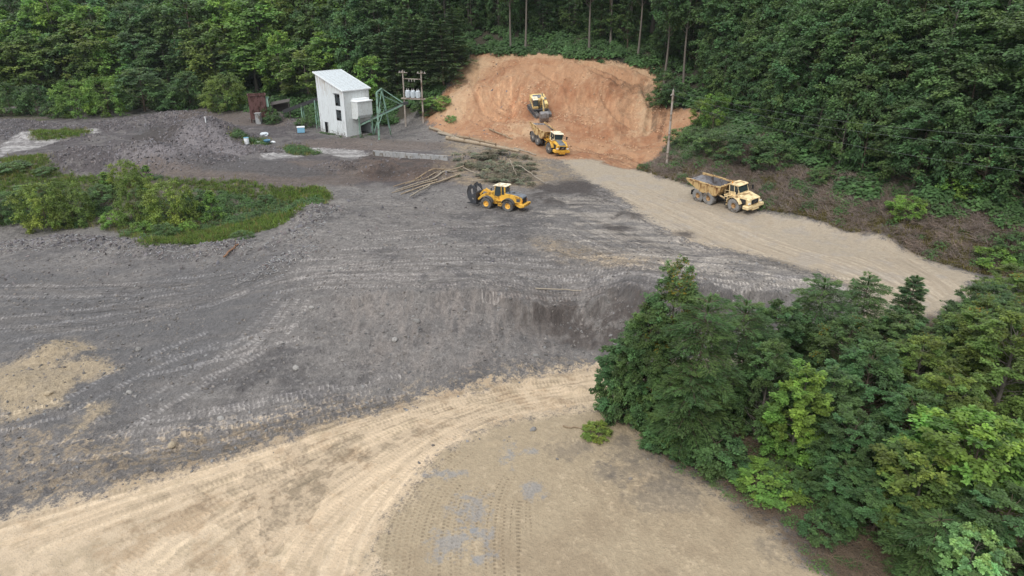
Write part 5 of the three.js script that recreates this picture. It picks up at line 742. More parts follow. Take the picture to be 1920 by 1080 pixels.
// excavator on its bench in the cut
{
  const g = thing('tracked_excavator', 'yellow tracked excavator digging on a bench of the red cut', 'excavator');
  for (const s of [-1, 1]) {
    const tr = new THREE.Group(); tr.name = 'crawler_track'; g.add(tr); const L = 2.0, r = 0.46, loop = [];
    for (let i = 0; i <= 10; i++) { const a = -Math.PI / 2 + i / 10 * Math.PI; loop.push([L + Math.cos(a) * r, r + Math.sin(a) * r]); } for (let i = 0; i <= 10; i++) { const a = Math.PI / 2 + i / 10 * Math.PI; loop.push([-L + Math.cos(a) * r, r + Math.sin(a) * r]); }
    const inner = loop.map(([x, y]) => [x * 0.965, r + (y - r) * 0.86]);
    part('belt', prof(loop, 0.62, 0.01, s * 1.22, [inner.slice().reverse()]), P.steel, tr);
    const pads = []; for (let i = 0; i < 44; i++) { const per = 2 * Math.PI * r + 4 * L, q = i / 44 * per; let x, y, a; if (q < 2 * L) { x = -L + q; y = 2 * r; a = 0; } else if (q < 2 * L + Math.PI * r) { const t = (q - 2 * L) / r; x = L + Math.sin(t) * r; y = r + Math.cos(t) * r; a = -t; } else if (q < 4 * L + Math.PI * r) { x = L - (q - 2 * L - Math.PI * r); y = 0; a = Math.PI; } else { const t = (q - 4 * L - Math.PI * r) / r; x = -L - Math.sin(t) * r; y = r - Math.cos(t) * r; a = Math.PI - t; } pads.push(bx(0.06, 0.07, 0.62, x, y, s * 1.22, 0, 0, a)); }
    part('track_pads', pads, P.steel, tr); part('track_frame', [bx(3.6, 0.34, 0.36, 0, 0.5, s * 1.22)], P.charcoal, tr);
    for (const x of [-2, -1.3, -0.65, 0, 0.65, 1.3, 2]) part('roller', new THREE.CylinderGeometry(Math.abs(x) === 2 ? 0.36 : 0.17, Math.abs(x) === 2 ? 0.36 : 0.17, 0.5, 12).rotateX(Math.PI / 2).translate(x, Math.abs(x) === 2 ? 0.46 : 0.27, s * 1.22), P.charcoal, tr);
  }
  part('undercarriage', [bx(2.0, 0.45, 2.0, 0, 0.7, 0), new THREE.CylinderGeometry(0.8, 0.85, 0.3, 24).translate(0, 1.02, 0)], P.charcoal, g);
  const up = new THREE.Group(); up.name = 'upper_body'; up.rotation.y = -0.18; g.add(up);
  part('deck', [rb(4.0, 0.22, 2.85, 0.06, -0.55, 1.26, 0)], P.charcoal, up);
  part('engine_house', [rb(2.1, 1.15, 2.8, 0.12, -1.35, 1.92, 0)], P.catyellow, up);
  part('counterweight', [prof([[-3.0, 1.3], [-2.35, 1.25], [-2.35, 2.5], [-2.9, 2.45], [-3.08, 2.1]], 2.8, 0.1)], P.catyellow, up);
  part('side_box', [rb(1.7, 0.95, 0.85, 0.08, 0.45, 1.85, -1.0)], P.catyellow, up);
  part('engine_top', [rb(1.3, 0.16, 1.6, 0.05, -1.5, 2.56, 0.2), rod(V(-1.9, 2.5, -0.8), V(-1.9, 3.0, -0.8), 0.08), bx(0.7, 0.05, 0.9, -0.6, 2.54, -0.9)], P.greyhood, up);
  const cab = new THREE.Group(); cab.name = 'cab'; up.add(cab); const cz = 0.95;                  // on the image left of the boom
  part('shell', prof([[-0.35, 1.38], [1.3, 1.38], [1.42, 1.75], [1.4, 1.95], [-0.35, 1.95]], 0.98, 0.03, cz), P.catyellow, cab);
  const posts = []; for (const s of [-0.45, 0.45]) posts.push(beam(V(1.38, 1.9, cz + s), V(1.05, 3.05, cz + s), 0.07), beam(V(-0.3, 1.9, cz + s), V(-0.3, 3.05, cz + s), 0.09), beam(V(0.45, 1.9, cz + s), V(0.45, 3.05, cz + s), 0.06)); part('posts', posts, P.black, cab);
  part('roof', rb(1.5, 0.1, 1.02, 0.04, 0.4, 3.08, cz), P.roofcream, cab); part('windscreen', beam(V(1.37, 1.96, cz), V(1.06, 3.02, cz), 0.86, 0.02), P.glass, cab);
  for (const s of [-0.46, 0.46]) { part('side_window', prof([[-0.26, 1.98], [0.42, 1.98], [0.42, 3.02], [-0.26, 3.02]], 0.02, 0, cz + s), P.glass, cab); part('side_window', prof([[0.48, 1.98], [1.33, 1.98], [1.03, 3.02], [0.48, 3.02]], 0.02, 0, cz + s), P.glass, cab); }
  part('boom', prof([[0.35, 1.55], [0.75, 1.35], [1.25, 2.6], [2.35, 3.95], [3.0, 3.9], [3.05, 4.2], [2.25, 4.45], [1.25, 3.6], [0.55, 2.5]], 0.44, 0.04), P.catyellow, up);
  part('stick', prof([[2.75, 4.25], [3.1, 4.5], [3.42, 4.2], [4.55, 2.35], [4.4, 2.2], [4.15, 2.3], [2.8, 3.85]], 0.32, 0.03), P.catyellow, up);
  part('boom_cylinder', [rod(V(0.95, 1.35, 0.34), V(1.65, 2.5, 0.34), 0.1), rod(V(1.65, 2.5, 0.34), V(2.05, 3.3, 0.34), 0.06), rod(V(0.95, 1.35, -0.34), V(1.65, 2.5, -0.34), 0.1), rod(V(1.65, 2.5, -0.34), V(2.05, 3.3, -0.34), 0.06)], P.charcoal, up);
  part('stick_cylinder', [rod(V(1.5, 3.95, 0), V(2.4, 4.6, 0), 0.1), rod(V(2.4, 4.6, 0), V(3.0, 4.55, 0), 0.06)], P.charcoal, up); part('bucket_cylinder', [rod(V(3.45, 4.15, 0), V(4.25, 3.2, 0), 0.09), rod(V(4.25, 3.2, 0), V(4.65, 2.6, 0), 0.05)], P.charcoal, up);
  const bk = new THREE.Group(); bk.name = 'bucket'; bk.position.set(4.4, 2.2, 0); bk.scale.setScalar(1.25); up.add(bk); const sh = [[0.35, 0.15], [0.1, 0.2], [-0.2, 0.0], [0.35, -0.15], [0.55, -0.6], [0.38, -1.15], [0.0, -1.4], [0.08, -1.48], [0.5, -1.24], [0.7, -0.6], [0.55, -0.05]];
  part('shell', prof(sh, 1.25, 0.02), P.steel, bk); for (const s of [-1, 1]) part('side_plate', prof([[0.3, -0.1], [0.55, -0.6], [0.4, -1.15], [0.0, -1.42], [-0.25, -0.7], [-0.18, 0.0]], 0.05, 0, s * 0.62), P.steel, bk);
  for (let i = 0; i < 5; i++) part('tooth', prof([[0.05, -1.4], [0.12, -1.48], [-0.22, -1.66]], 0.12, 0, -0.52 + i * 0.26), P.steel, bk);
  const X = V(0.34, 0, 0.94).normalize(), nf = hit(1007, 221), Rr = V(-X.z, 0, X.x), mid = nf.clone().addScaledVector(Rr, -1.22), s = settle(g, [mid.x, mid.z], [mid.x - X.x * 4, mid.z - X.z * 4], 1.2);
  g.position.copy(s.f).add(V(-2.0, 0, 0).applyQuaternion(g.quaternion)); g.scale.setScalar(1.08);
}
console.log('machines');

// ---------- tipple building, conveyors, poles, wall ----------
const Q = {
  white: std(0.69, 0.725, 0.74, 0.6, 0, { map: G4 }), wall2: std(0.63, 0.655, 0.65, 0.6, 0, { map: G5 }), trim: std(0.82, 0.84, 0.85, 0.5), roof: std(0.53, 0.57, 0.59, 0.5, 0.1, { map: G5 }), dark: std(0.02, 0.02, 0.022, 0.9), sash: std(0.05, 0.045, 0.045, 0.8), green: std(0.19, 0.32, 0.25, 0.65, 0, { map: G1 }), belt: std(0.03, 0.03, 0.032, 0.8), rust: std(0.115, 0.055, 0.05, 0.85, 0, { map: G2 }), mint: std(0.30, 0.48, 0.38, 0.6), pole: std(0.36, 0.31, 0.27, 0.9, 0, { map: G1 }), tin: std(0.55, 0.60, 0.64, 0.4, 0.1), concrete: std(0.33, 0.33, 0.33, 0.9, 0, { map: G1 }), concrete2: std(0.30, 0.305, 0.31, 0.9, 0, { map: G1 }), bark: std(0.30, 0.225, 0.15, 0.9, 0, { map: G1 }), wood: std(0.35, 0.28, 0.20, 0.85, 0, { map: G1 }), palewood: std(0.30, 0.255, 0.20, 0.9), insul: std(0.45, 0.42, 0.4, 0.3), blue: std(0.20, 0.42, 0.58, 0.5), blueD: std(0.03, 0.17, 0.42, 0.5), whitep: std(0.78, 0.8, 0.82, 0.5), wire: std(0.22, 0.23, 0.24, 0.5, 0.3), shed: std(0.07, 0.06, 0.055, 0.9), rock: std(0.19, 0.18, 0.17, 0.95), rockPale: std(0.27, 0.255, 0.24, 0.95), blackroot: std(0.035, 0.026, 0.02, 0.95),
};
for (const set of [P, Q]) for (const m of Object.values(set)) if (m.map) m.userData.worn = true;
const A0 = V(-33.3, 0, -138.7), D1 = V(-0.745, 0, -0.667).normalize(), D2 = V(-D1.z, 0, D1.x);
A0.y = ground(A0.x, A0.z) - 0.15;
{ // sheet metal with rust running from the roof edge and flaking paint near the ground; the map covers the whole wall
  const c = document.createElement('canvas'); c.width = 576; c.height = 768; const g = c.getContext('2d'), r = rng(64), X = (x) => x * 64, Y = (y) => 768 - y * 64; g.fillStyle = '#fff'; g.fillRect(0, 0, 576, 768);
  for (let i = 0; i < 150; i++) { const x = r() * 9, top = lerp(9.1, 11.9, x / 9), l = 0.4 + r() * r() * (x > 4.5 ? 4 : 2); g.fillStyle = `rgba(${120 + r() * 40 | 0},${80 + r() * 30 | 0},${50 + r() * 20 | 0},${0.06 + 0.2 * r() * (x > 5 ? 1.4 : 0.6)})`; g.fillRect(X(x), Y(top - r() * 0.4), 1 + r() * 5, l * 64); }
  for (let i = 0; i < 120; i++) { const x = r() < 0.6 ? r() * 3.2 : 8 + r(), y = r() * r() * 5, l = 0.2 + r() * 1.1; g.fillStyle = `rgba(50,40,34,${0.15 + 0.5 * r() * r()})`; g.fillRect(X(x), Y(y + l), 1 + r() * 4, l * 64); }
  for (let i = 0; i < 500; i++) { g.fillStyle = `rgba(90,80,70,${0.05 + 0.12 * r()})`; const l = 0.2 + r() * 2; g.fillRect(X(r() * 9), Y(r() * 10), 1 + r() * 2, l * 64); }
  for (let i = 0; i < 300; i++) { g.fillStyle = `rgba(70,60,50,${0.1 + 0.3 * r()})`; g.beginPath(); g.ellipse(X(r() * 9), Y(r() * r() * 1.1), 3 + r() * 14, 2 + r() * 6, 0, 0, 7); g.fill(); }
  const t = new THREE.CanvasTexture(c); t.colorSpace = THREE.SRGBColorSpace; t.magFilter = THREE.LinearFilter; Q.white.map = t; Q.white.userData.worn = false;
}
function wallUV(g) { const q = g.index ? g.toNonIndexed() : g, p = q.attributes.position, uv = new Float32Array(p.count * 2); for (let i = 0; i < p.count; i++) { uv[i * 2] = p.getX(i) / 9; uv[i * 2 + 1] = p.getY(i) / 12; } q.setAttribute('uv', new THREE.BufferAttribute(uv, 2)); return q; }
const frameB = new THREE.Matrix4().makeBasis(D1, V(0, 1, 0), D2).setPosition(A0);
const inB = (x, y, z) => V(x, y, z).applyMatrix4(frameB);
{
  const b = thing('tipple_building', 'tall white metal building with a sloping roof and two dark windows', 'building'); b.applyMatrix4(frameB);
  const L1 = 9.0, L2 = 6.2, HA = 9.1, HB = 11.9, top = (x) => lerp(HA, HB, x / L1), t = 0.07;
  const pane = (name, pts, mat, z = 0) => part(name, wallUV(prof(pts, t, 0.012, z)), mat, wallAB), wallAB = new THREE.Group(); wallAB.name = 'wall'; b.add(wallAB);
  // x runs from the front corner to the left corner
  const win = [1.15, 2.85], door = [5.95, 7.3], cuts = [0, 0.6, 1.15, 2.85, 3.65, 4.45, 5.2, 5.95, 7.3, 8.15, 9.0];
  for (let i = 0; i < cuts.length - 1; i++) {
    const x0 = cuts[i] + 0.012, x1 = cuts[i + 1] - 0.012, foot = 0.1 + 0.15 * cloudy(i * 3.1, 2, 1);
    const seg = (y0, y1) => pane('wall_panel', y1 === null ? [[x0, y0], [x1, y0], [x1, top(x1)], [x0, top(x0)]] : [[x0, y0], [x1, y0], [x1, y1], [x0, y1]], Q.white, -t / 2 + 0.006 * (i % 2));
    if (cuts[i] === win[0]) { seg(foot, 3.1); seg(5.25, 6.0); seg(8.25, null); } else if (cuts[i] === door[0]) seg(2.35, null); else seg(foot, null);
    const ribs = []; for (let x = x0 + 0.2; x < x1 - 0.1; x += 0.3) { const runs = cuts[i] === win[0] ? [[foot, 3.1], [5.25, 6.0], [8.25, top(x)]] : [[cuts[i] === door[0] ? 2.35 : foot, top(x)]]; for (const [y0, y1] of runs) ribs.push(bx(0.05, y1 - y0, 0.035, x, (y0 + y1) / 2, -t - 0.012)); }
    part('rib', wallUV(mergeAll(ribs)), Q.white, wallAB);
  }
  for (const [y0, y1] of [[3.1, 5.25], [6.0, 8.25]]) {
    const w = new THREE.Group(); w.name = 'window'; b.add(w); const cx = (win[0] + win[1]) / 2, ww = win[1] - win[0], bars = [bx(ww, 0.08, 0.08, cx, y0 + 0.04, 0), bx(ww, 0.08, 0.08, cx, y1 - 0.04, 0), bx(0.08, y1 - y0, 0.08, win[0] + 0.04, (y0 + y1) / 2, 0.002), bx(0.08, y1 - y0, 0.08, win[1] - 0.04, (y0 + y1) / 2, 0.002), bx(0.06, y1 - y0 - 0.16, 0.06, cx, (y0 + y1) / 2, 0.004)];
    for (let k = 1; k < 4; k++) bars.push(bx(ww - 0.16, 0.05, 0.05, cx, lerp(y0, y1, k / 4), 0.006)); part('frame', bars, Q.sash, w);
    for (let k = 0; k < 4; k++) for (const s of [0, 1]) { if ((k * 2 + s) % 5 === 1) continue; part('pane', bx(ww / 2 - 0.12, (y1 - y0) / 4 - 0.06, 0.012, lerp(win[0], win[1], s ? 0.74 : 0.26), lerp(y0, y1, (k + 0.5) / 4), 0.012), P.glass, w); }
  }
  part('awning', bx(1.9, 0.05, 0.35, 2.1, 8.42, -0.24, 0.3), Q.sash, b);
  const dr = part('door', bx(1.1, 2.15, 0.05, 6.35, 1.1, 0.6, 0, 1.1), Q.wall2, b); part('door_frame', [bx(0.07, 2.3, 0.12, 5.95, 1.15, 0), bx(0.07, 2.3, 0.12, 7.3, 1.15, 0), bx(1.42, 0.08, 0.12, 6.63, 2.34, 0.003)], Q.sash, b);
  // right-hand wall, x = 0
  const wallAC = new THREE.Group(); wallAC.name = 'wall'; b.add(wallAC);
  for (let i = 0; i < 7; i++) { const z0 = lerp(0, L2, i / 7) + 0.01, z1 = lerp(0, L2, (i + 1) / 7) - 0.01, low = i > 3 ? 2.4 : 0.1; part('wall_panel', bx(t, HA - low, z1 - z0, -t / 2 - 0.004 * (i % 2) - 0.003, (HA + low) / 2, (z0 + z1) / 2), Q.wall2, wallAC); const ribs = []; for (let z = z0 + 0.16; z < z1; z += 0.3) ribs.push(bx(0.035, HA - low, 0.05, -t - 0.014, (HA + low) / 2, z)); part('rib', ribs, Q.wall2, wallAC); }
  part('corner_trim', bx(0.16, HA, 0.16, -0.06, HA / 2 + 0.05, -0.06), Q.trim, b);
  part('wall', bx(t, HB, L2, L1 - t / 2, HB / 2, L2 / 2), Q.wall2, b); part('wall', prof([[0.02, 0.1], [L1 - 0.1, 0.1], [L1 - 0.1, HB], [0.02, HA]], t, 0, L2 - t / 2), Q.wall2, b);
  part('inner_floor', [bx(L1 - 0.4, 0.1, L2 - 0.4, L1 / 2, 2.75, L2 / 2), bx(L1 - 0.4, 0.1, L2 - 0.4, L1 / 2, 5.6, L2 / 2), bx(L1 - 0.3, 0.1, L2 - 0.3, L1 / 2, 0.05, L2 / 2), bx(0.1, HA - 0.6, L2 - 0.4, 4.4, HA / 2, L2 / 2)], Q.dark, b);
  const roof = new THREE.Group(); roof.name = 'roof'; b.add(roof); const sl = Math.atan2(HB - HA, L1), rl = L1 / Math.cos(sl) + 0.7;
  const tilt = (g) => g.rotateZ(sl).translate(L1 / 2, (HA + HB) / 2 + 0.1, 0);
  for (let i = 0; i < 8; i++) { const z0 = lerp(-0.32, L2 + 0.32, i / 8), z1 = lerp(-0.32, L2 + 0.32, (i + 1) / 8); part('roof_sheet', tilt(mergeAll([bx(rl, 0.05, z1 - z0 - 0.015, 0, 0.004 * (i % 2), (z0 + z1) / 2), bx(rl, 0.045, 0.06, 0, 0.045, z0 + 0.05)])), Q.roof, roof); }
  part('fascia', [tilt(bx(rl + 0.04, 0.24, 0.06, 0, -0.04, -0.36)), tilt(bx(0.06, 0.24, L2 + 0.7, -rl / 2 - 0.02, -0.04, L2 / 2)), tilt(bx(rl + 0.04, 0.24, 0.06, 0, -0.04, L2 + 0.36)), tilt(bx(0.06, 0.24, L2 + 0.7, rl / 2 + 0.02, -0.04, L2 / 2))], Q.trim, roof);
  // bin hung on the right-hand wall
  const bin = new THREE.Group(); bin.name = 'loading_bin'; b.add(bin);
  part('shell', prof([[-2.2, 4.3], [-1.95, 3.75], [-1.4, 3.5], [-0.12, 3.5], [-0.12, 6.9], [-2.2, 6.9]], 3.6, 0.06, 3.4), Q.wall2, bin); part('cover', [bx(2.3, 0.16, 3.8, -1.2, 7.0, 3.4), bx(1.2, 0.4, 3.4, -0.7, 7.25, 3.5)], Q.trim, bin); part('bin_leg', [beam(V(-2.05, 0, 1.8), V(-2.05, 4.3, 1.8), 0.18), beam(V(-2.05, 0, 5.0), V(-2.05, 4.3, 5.0), 0.18), beam(V(-0.2, 2.4, 5.9), V(-2.05, 0.2, 5.0), 0.12)], Q.green, bin);
  part('plinth', [bx(L1 + 0.5, 0.3, 0.5, L1 / 2, 0.0, -0.25), bx(0.5, 0.3, L2 + 0.2, -0.25, 0.001, L2 / 2)], Q.concrete, b);
}
{ // gantry and loading conveyor right of the building
  const g = thing('gantry_tower', 'green steel gantry holding up the loading conveyor right of the building', 'gantry'), f1 = hit(711, 262), f2 = hit(733, 253), f3 = hit(701, 252); const t1 = V(f1.x + 0.1, 9.2, f1.z - 0.4), t2 = V(f2.x - 1.2, 9.4, f2.z), t3 = V(t1.x - 0.4, 5.4, f3.z);
  const tip = V(-21.6, 6.5, -140.4);
  part('leg', beam(f1, t1, 0.34), Q.green, g); part('leg', beam(f2, t2, 0.26), Q.green, g); part('leg', beam(f3, t3, 0.24), Q.green, g);
  part('cap_beam', [beam(t1, t2, 0.26), beam(t3, t1, 0.14)], Q.green, g);
  part('brace', [beam(f1.clone().lerp(t1, 0.45), t2, 0.12), beam(f2.clone().lerp(t2, 0.45), t1, 0.12), beam(f1.clone().lerp(t1, 0.3), f2.clone().lerp(t2, 0.62), 0.1)], Q.green, g);
  for (const [a, dz] of [[t1, 0.5], [t1, -0.4], [t2, 0.3], [t2, -0.5]]) part('stay', rod(a, V(tip.x + (a === t1 ? -0.6 : 0.2), tip.y - 0.1, tip.z + dz), 0.055), Q.green, g);
  const c = thing('loading_conveyor', 'dark conveyor boom rising from under the white bin', 'conveyor'), s = V(-30.3, 2.7, -138.3), e = tip.clone();
  part('boom', [beam(s.clone().add(V(0, 0, 0.4)), e.clone().add(V(0, 0, 0.4)), 0.14, 0.3), beam(s.clone().add(V(0, 0, -0.4)), e.clone().add(V(0, 0, -0.4)), 0.14, 0.3)], Q.green, c); part('belt', beam(s.clone().add(V(0, 0.22, 0)), e.clone().add(V(0, 0.22, 0)), 0.8, 0.08), Q.belt, c);
  const it = []; for (let i = 1; i < 12; i++) { const p = s.clone().lerp(e, i / 12); it.push(new THREE.CylinderGeometry(0.08, 0.08, 0.8, 8).rotateX(Math.PI / 2).translate(p.x, p.y + 0.08, p.z)); } part('idler', it, Q.dark, c);
  part('head_drum', [new THREE.CylinderGeometry(0.3, 0.3, 0.95, 14).rotateX(Math.PI / 2).translate(e.x, e.y + 0.1, e.z), bx(0.9, 0.5, 1.0, e.x + 0.35, e.y + 0.15, e.z)], Q.belt, c);
}
{ // feed conveyor left of the building
  const c = thing('feed_conveyor', 'long dark conveyor climbing to the left side of the building', 'conveyor'), s = inB(9.0, 7.3, 2.5), d = ray(532, 209), k = -152 / d[2], e = V(d[0] * k, EYE + d[1] * k, -152);
  part('boom', [beam(e.clone().add(V(0, 0, 0.45)), s.clone().add(V(0, 0, 0.45)), 0.2, 0.7), beam(e.clone().add(V(0, 0, -0.45)), s.clone().add(V(0, 0, -0.45)), 0.2, 0.7)], Q.belt, c); part('belt', beam(e.clone().add(V(0, 0.28, 0)), s.clone().add(V(0, 0.28, 0)), 0.9, 0.08), Q.dark, c);
  for (const t of [0.42, 0.72]) for (const z of [-0.5, 0.5]) { const p = e.clone().lerp(s, t), q = V(p.x, ground(p.x, p.z + z * 2) - 0.1, p.z + z * 2); part('leg', beam(q, V(p.x, p.y, p.z + z), 0.2), Q.green, c); }
  const h = thing('rusty_hopper', 'tall rusty maroon hopper bin at the forest edge', 'hopper'), p = hit(484, 229); h.position.copy(p).add(V(0, -0.2, -1.2)); h.rotation.y = 0.35;
  for (let i = 0; i < 4; i++) part('side_sheet', bx(0.88, 5.0, 0.06, -1.35 + i * 0.9, 3.4, 1.5 + 0.01 * (i % 2)), Q.rust, h); part('side_sheet', bx(0.06, 5.0, 3.0, 1.78, 3.4, 0), Q.rust, h); part('side_sheet', bx(0.06, 5.0, 3.0, -1.8, 3.4, 0), Q.rust, h); part('side_sheet', bx(3.5, 5.0, 0.06, 0, 3.4, -1.5), Q.rust, h); part('rim', [bx(3.8, 0.25, 0.2, 0, 5.95, 1.55), bx(3.8, 0.25, 0.2, 0, 5.95, -1.55), bx(0.2, 0.25, 2.9, 1.85, 5.95, 0), bx(0.2, 0.25, 2.9, -1.85, 5.95, 0)], Q.rust, h);
  for (const x of [-1.7, 1.7]) for (const z of [-1.4, 1.4]) part('leg', bx(0.25, 1.6, 0.25, x, 0.5, z), Q.rust, h);
  const g2 = thing('green_chute', 'pale green sheet metal chute beside the rusty hopper', 'chute'), p2 = hit(500, 228); g2.position.copy(p2); g2.rotation.y = 0.2; part('sheet', prof([[-0.9, 3.4], [0.9, 3.2], [0.9, 4.9], [-0.9, 5.3]], 0.08, 0.01), Q.mint, g2); part('back_sheet', bx(1.7, 2.2, 0.06, 0.1, 4.1, -1.2), Q.mint, g2); part('post', [bx(0.2, 5.0, 0.2, -0.8, 2.4, -0.1), bx(0.2, 5.0, 0.2, 0.8, 2.3, -0.15), bx(0.2, 5.0, 0.2, 0.8, 2.3, -1.1)], Q.rust, g2);
  const sh = thing('lean_to_shed', 'dark open lean-to shed at the foot of the left conveyor', 'shed'), p3 = hit(527, 226); sh.position.copy(p3).add(V(0, 0, -1)); sh.rotation.y = 0.25; part('roof', bx(4.2, 0.12, 2.6, 0, 3.9, 0, 0.12, 0, 0.16), Q.shed, sh); for (const x of [-1.8, 1.8]) for (const z of [-1.1, 1.1]) part('post', bx(0.16, 4.4, 0.16, x, 1.7, z), Q.shed, sh); part('wall', [bx(3.5, 1.8, 0.08, 0, 2.6, -1.15), bx(0.08, 1.6, 2.2, -1.7, 2.6, 0)], Q.shed, sh);
  const cp = thing('concrete_pier', 'squat grey concrete pier beside the rusty hopper', 'pier'), p4 = hit(486, 232); cp.position.copy(p4); part('block', rb(1.1, 2.4, 1.0, 0.08, 0, 1.0, 0), Q.concrete2, cp); part('cap', rb(1.25, 0.16, 1.15, 0.03, 0, 2.28, 0), Q.concrete, cp);
}
// transformer rack on two poles
const wireEnds = [];
{
  const b1 = hit(761, 237), b2 = hit(794, 231), topY = 12.3, ax = b2.clone().sub(b1).setY(0).normalize(), nrm = V(-ax.z, 0, ax.x);
  const pl = (b, label) => { const g = thing('utility_pole', label, 'pole'); g.position.copy(b).add(V(0, -0.3, 0)); part('pole', new THREE.CylinderGeometry(0.13, 0.19, topY - b.y + 0.3, 10).translate(0, (topY - b.y + 0.3) / 2, 0), Q.pole, g); return g; };
  pl(b1, 'left wooden pole of the transformer rack'); pl(b2, 'right wooden pole of the transformer rack');
  const at2 = (t, y, o = 0) => b1.clone().lerp(b2, t).addScaledVector(nrm, o).setY(y), r = thing('transformer_rack', 'timber platform and crossarms between the two transformer poles', 'rack');
  part('platform', [beam(at2(-0.12, 6.6, 0.3), at2(1.14, 6.6, 0.3), 0.22, 0.26), beam(at2(-0.12, 6.6, -0.3), at2(1.14, 6.6, -0.3), 0.22, 0.26), ...[0, 1, 2, 3, 4, 5, 6, 7].map((k) => beam(at2(0.04 + k * 0.13, 6.77, 0.5), at2(0.04 + k * 0.13, 6.77, -0.5), 0.3, 0.06))], Q.pole, r);
  for (const t of [0, 1]) part('crossarm', [beam(at2(t - 0.2, 11.8, 0.2), at2(t + 0.28, 11.8, 0.2), 0.12)], Q.pole, r); part('crossarm', beam(at2(0.02, 10.6, 0.2), at2(0.98, 10.6, 0.2), 0.14), Q.pole, r);
  for (const t of [-0.16, -0.05, 0.12, 0.86, 1.08, 1.22]) part('insulator', new THREE.CylinderGeometry(0.06, 0.09, 0.26, 8).translate(...at2(t, 12.0, 0.2).toArray()), Q.insul, r);
  for (const t of [0.35, 0.5, 0.65]) part('fuse_cutout', [new THREE.CylinderGeometry(0.06, 0.06, 0.5, 8).translate(...at2(t, 10.3, 0.26).toArray())], Q.insul, r);
  for (let i = 0; i < 3; i++) {
    const g = thing('transformer', ['left', 'middle', 'right'][i] + ' grey can transformer of three on the pole platform', 'transformer', 'pole transformers'); g.position.copy(at2(0.22 + i * 0.28, 6.81));
    part('tank', new THREE.LatheGeometry([[0.02, 0], [0.44, 0], [0.46, 0.05], [0.46, 1.3], [0.48, 1.33], [0.4, 1.45], [0.02, 1.5]].map((p) => new THREE.Vector2(p[0], p[1])), 20), Q.tin, g); const fins = []; for (let k = 0; k < 8; k++) fins.push(bx(0.12, 0.9, 0.04, 0.5, 0.7, 0).rotateY(k / 8 * 6.283)); part('cooling_fin', fins, Q.tin, g);
    for (const s of [-1, 1]) part('bushing', new THREE.CylinderGeometry(0.05, 0.09, 0.42, 8).translate(s * 0.18, 1.62, 0), Q.insul, g);
  }
}
{
  const b = hit(1250, 309), g = thing('utility_pole', 'lone wooden utility pole at the roadside by the red cut', 'pole'), h = 12.9 - b.y; g.position.copy(b).add(V(0, -0.3, 0));
  part('pole', new THREE.CylinderGeometry(0.14, 0.21, h + 0.3, 10).translate(0, (h + 0.3) / 2, 0), Q.pole, g); part('insulator', [new THREE.CylinderGeometry(0.05, 0.07, 0.3, 8).translate(0, h + 0.4, 0), new THREE.CylinderGeometry(0.07, 0.07, 0.2, 8).translate(-0.2, h - 0.3, 0), bx(0.6, 0.08, 0.08, -0.1, h - 0.4, 0)], Q.insul, g);
  const tip = b.clone().setY(b.y + h);
  [[0, 1995, 262], [-0.7, 1995, 285], [-1.6, 1990, 330]].forEach(([dy, px, py], i) => {
    const d = ray(px, py), k = -62 / d[2], e = V(d[0] * k, EYE + d[1] * k, -62), pts = []; for (let q = 0; q <= 16; q++) { const t = q / 16, p = tip.clone().add(V(0, dy, 0)).lerp(e, t); p.y -= 4 * 1.1 * t * (1 - t); pts.push(p); }
    single('power_line', new THREE.TubeGeometry(new THREE.CatmullRomCurve3(pts), 40, 0.008, 5), Q.wire, ['uppermost', 'middle', 'lowest'][i] + ' of three thin power lines crossing the right forest', 'wire', 'power lines across the right forest');
  });
  const fallen = [[1700, 432, 1770, 446], [1490, 372, 1580, 392]];
}
{ // low concrete wall before the building
  const g = thing('concrete_wall', 'low pale concrete retaining wall in front of the white building', 'wall'), a = hit(700, 292), b = hit(840, 301), n = 11; 
  for (let i = 0; i < n; i++) { const p = a.clone().lerp(b, (i + 0.5) / n), q = b.clone().sub(a), len = q.setY(0).length() / n - 0.04, y = lerp(0.02, 0.08, i / n); part('wall_block', rb(len + 0.02, 2.2, 0.35, 0.02, p.x, y - 0.1, p.z + 0.02 * (i % 2), 0, Math.atan2(-(b.z - a.z), b.x - a.x)), i % 3 ? Q.concrete : Q.concrete2, g); }
  for (const [px, label, lean] of [[852, 'pale broken post left of its pair at the end of the concrete wall', 0.1], [866, 'pale broken post right of its pair at the end of the concrete wall', -0.15]]) { const p = hit(px, 301), o = thing('post', label, 'post'); o.position.copy(p); o.rotation.z = lean; part('shaft', rb(0.16, 1.1, 0.16, 0.03, 0, 0.5, 0), Q.palewood, o); part('cap', rb(0.22, 0.08, 0.22, 0.02, 0, 1.07, 0), Q.wood, o); }
}
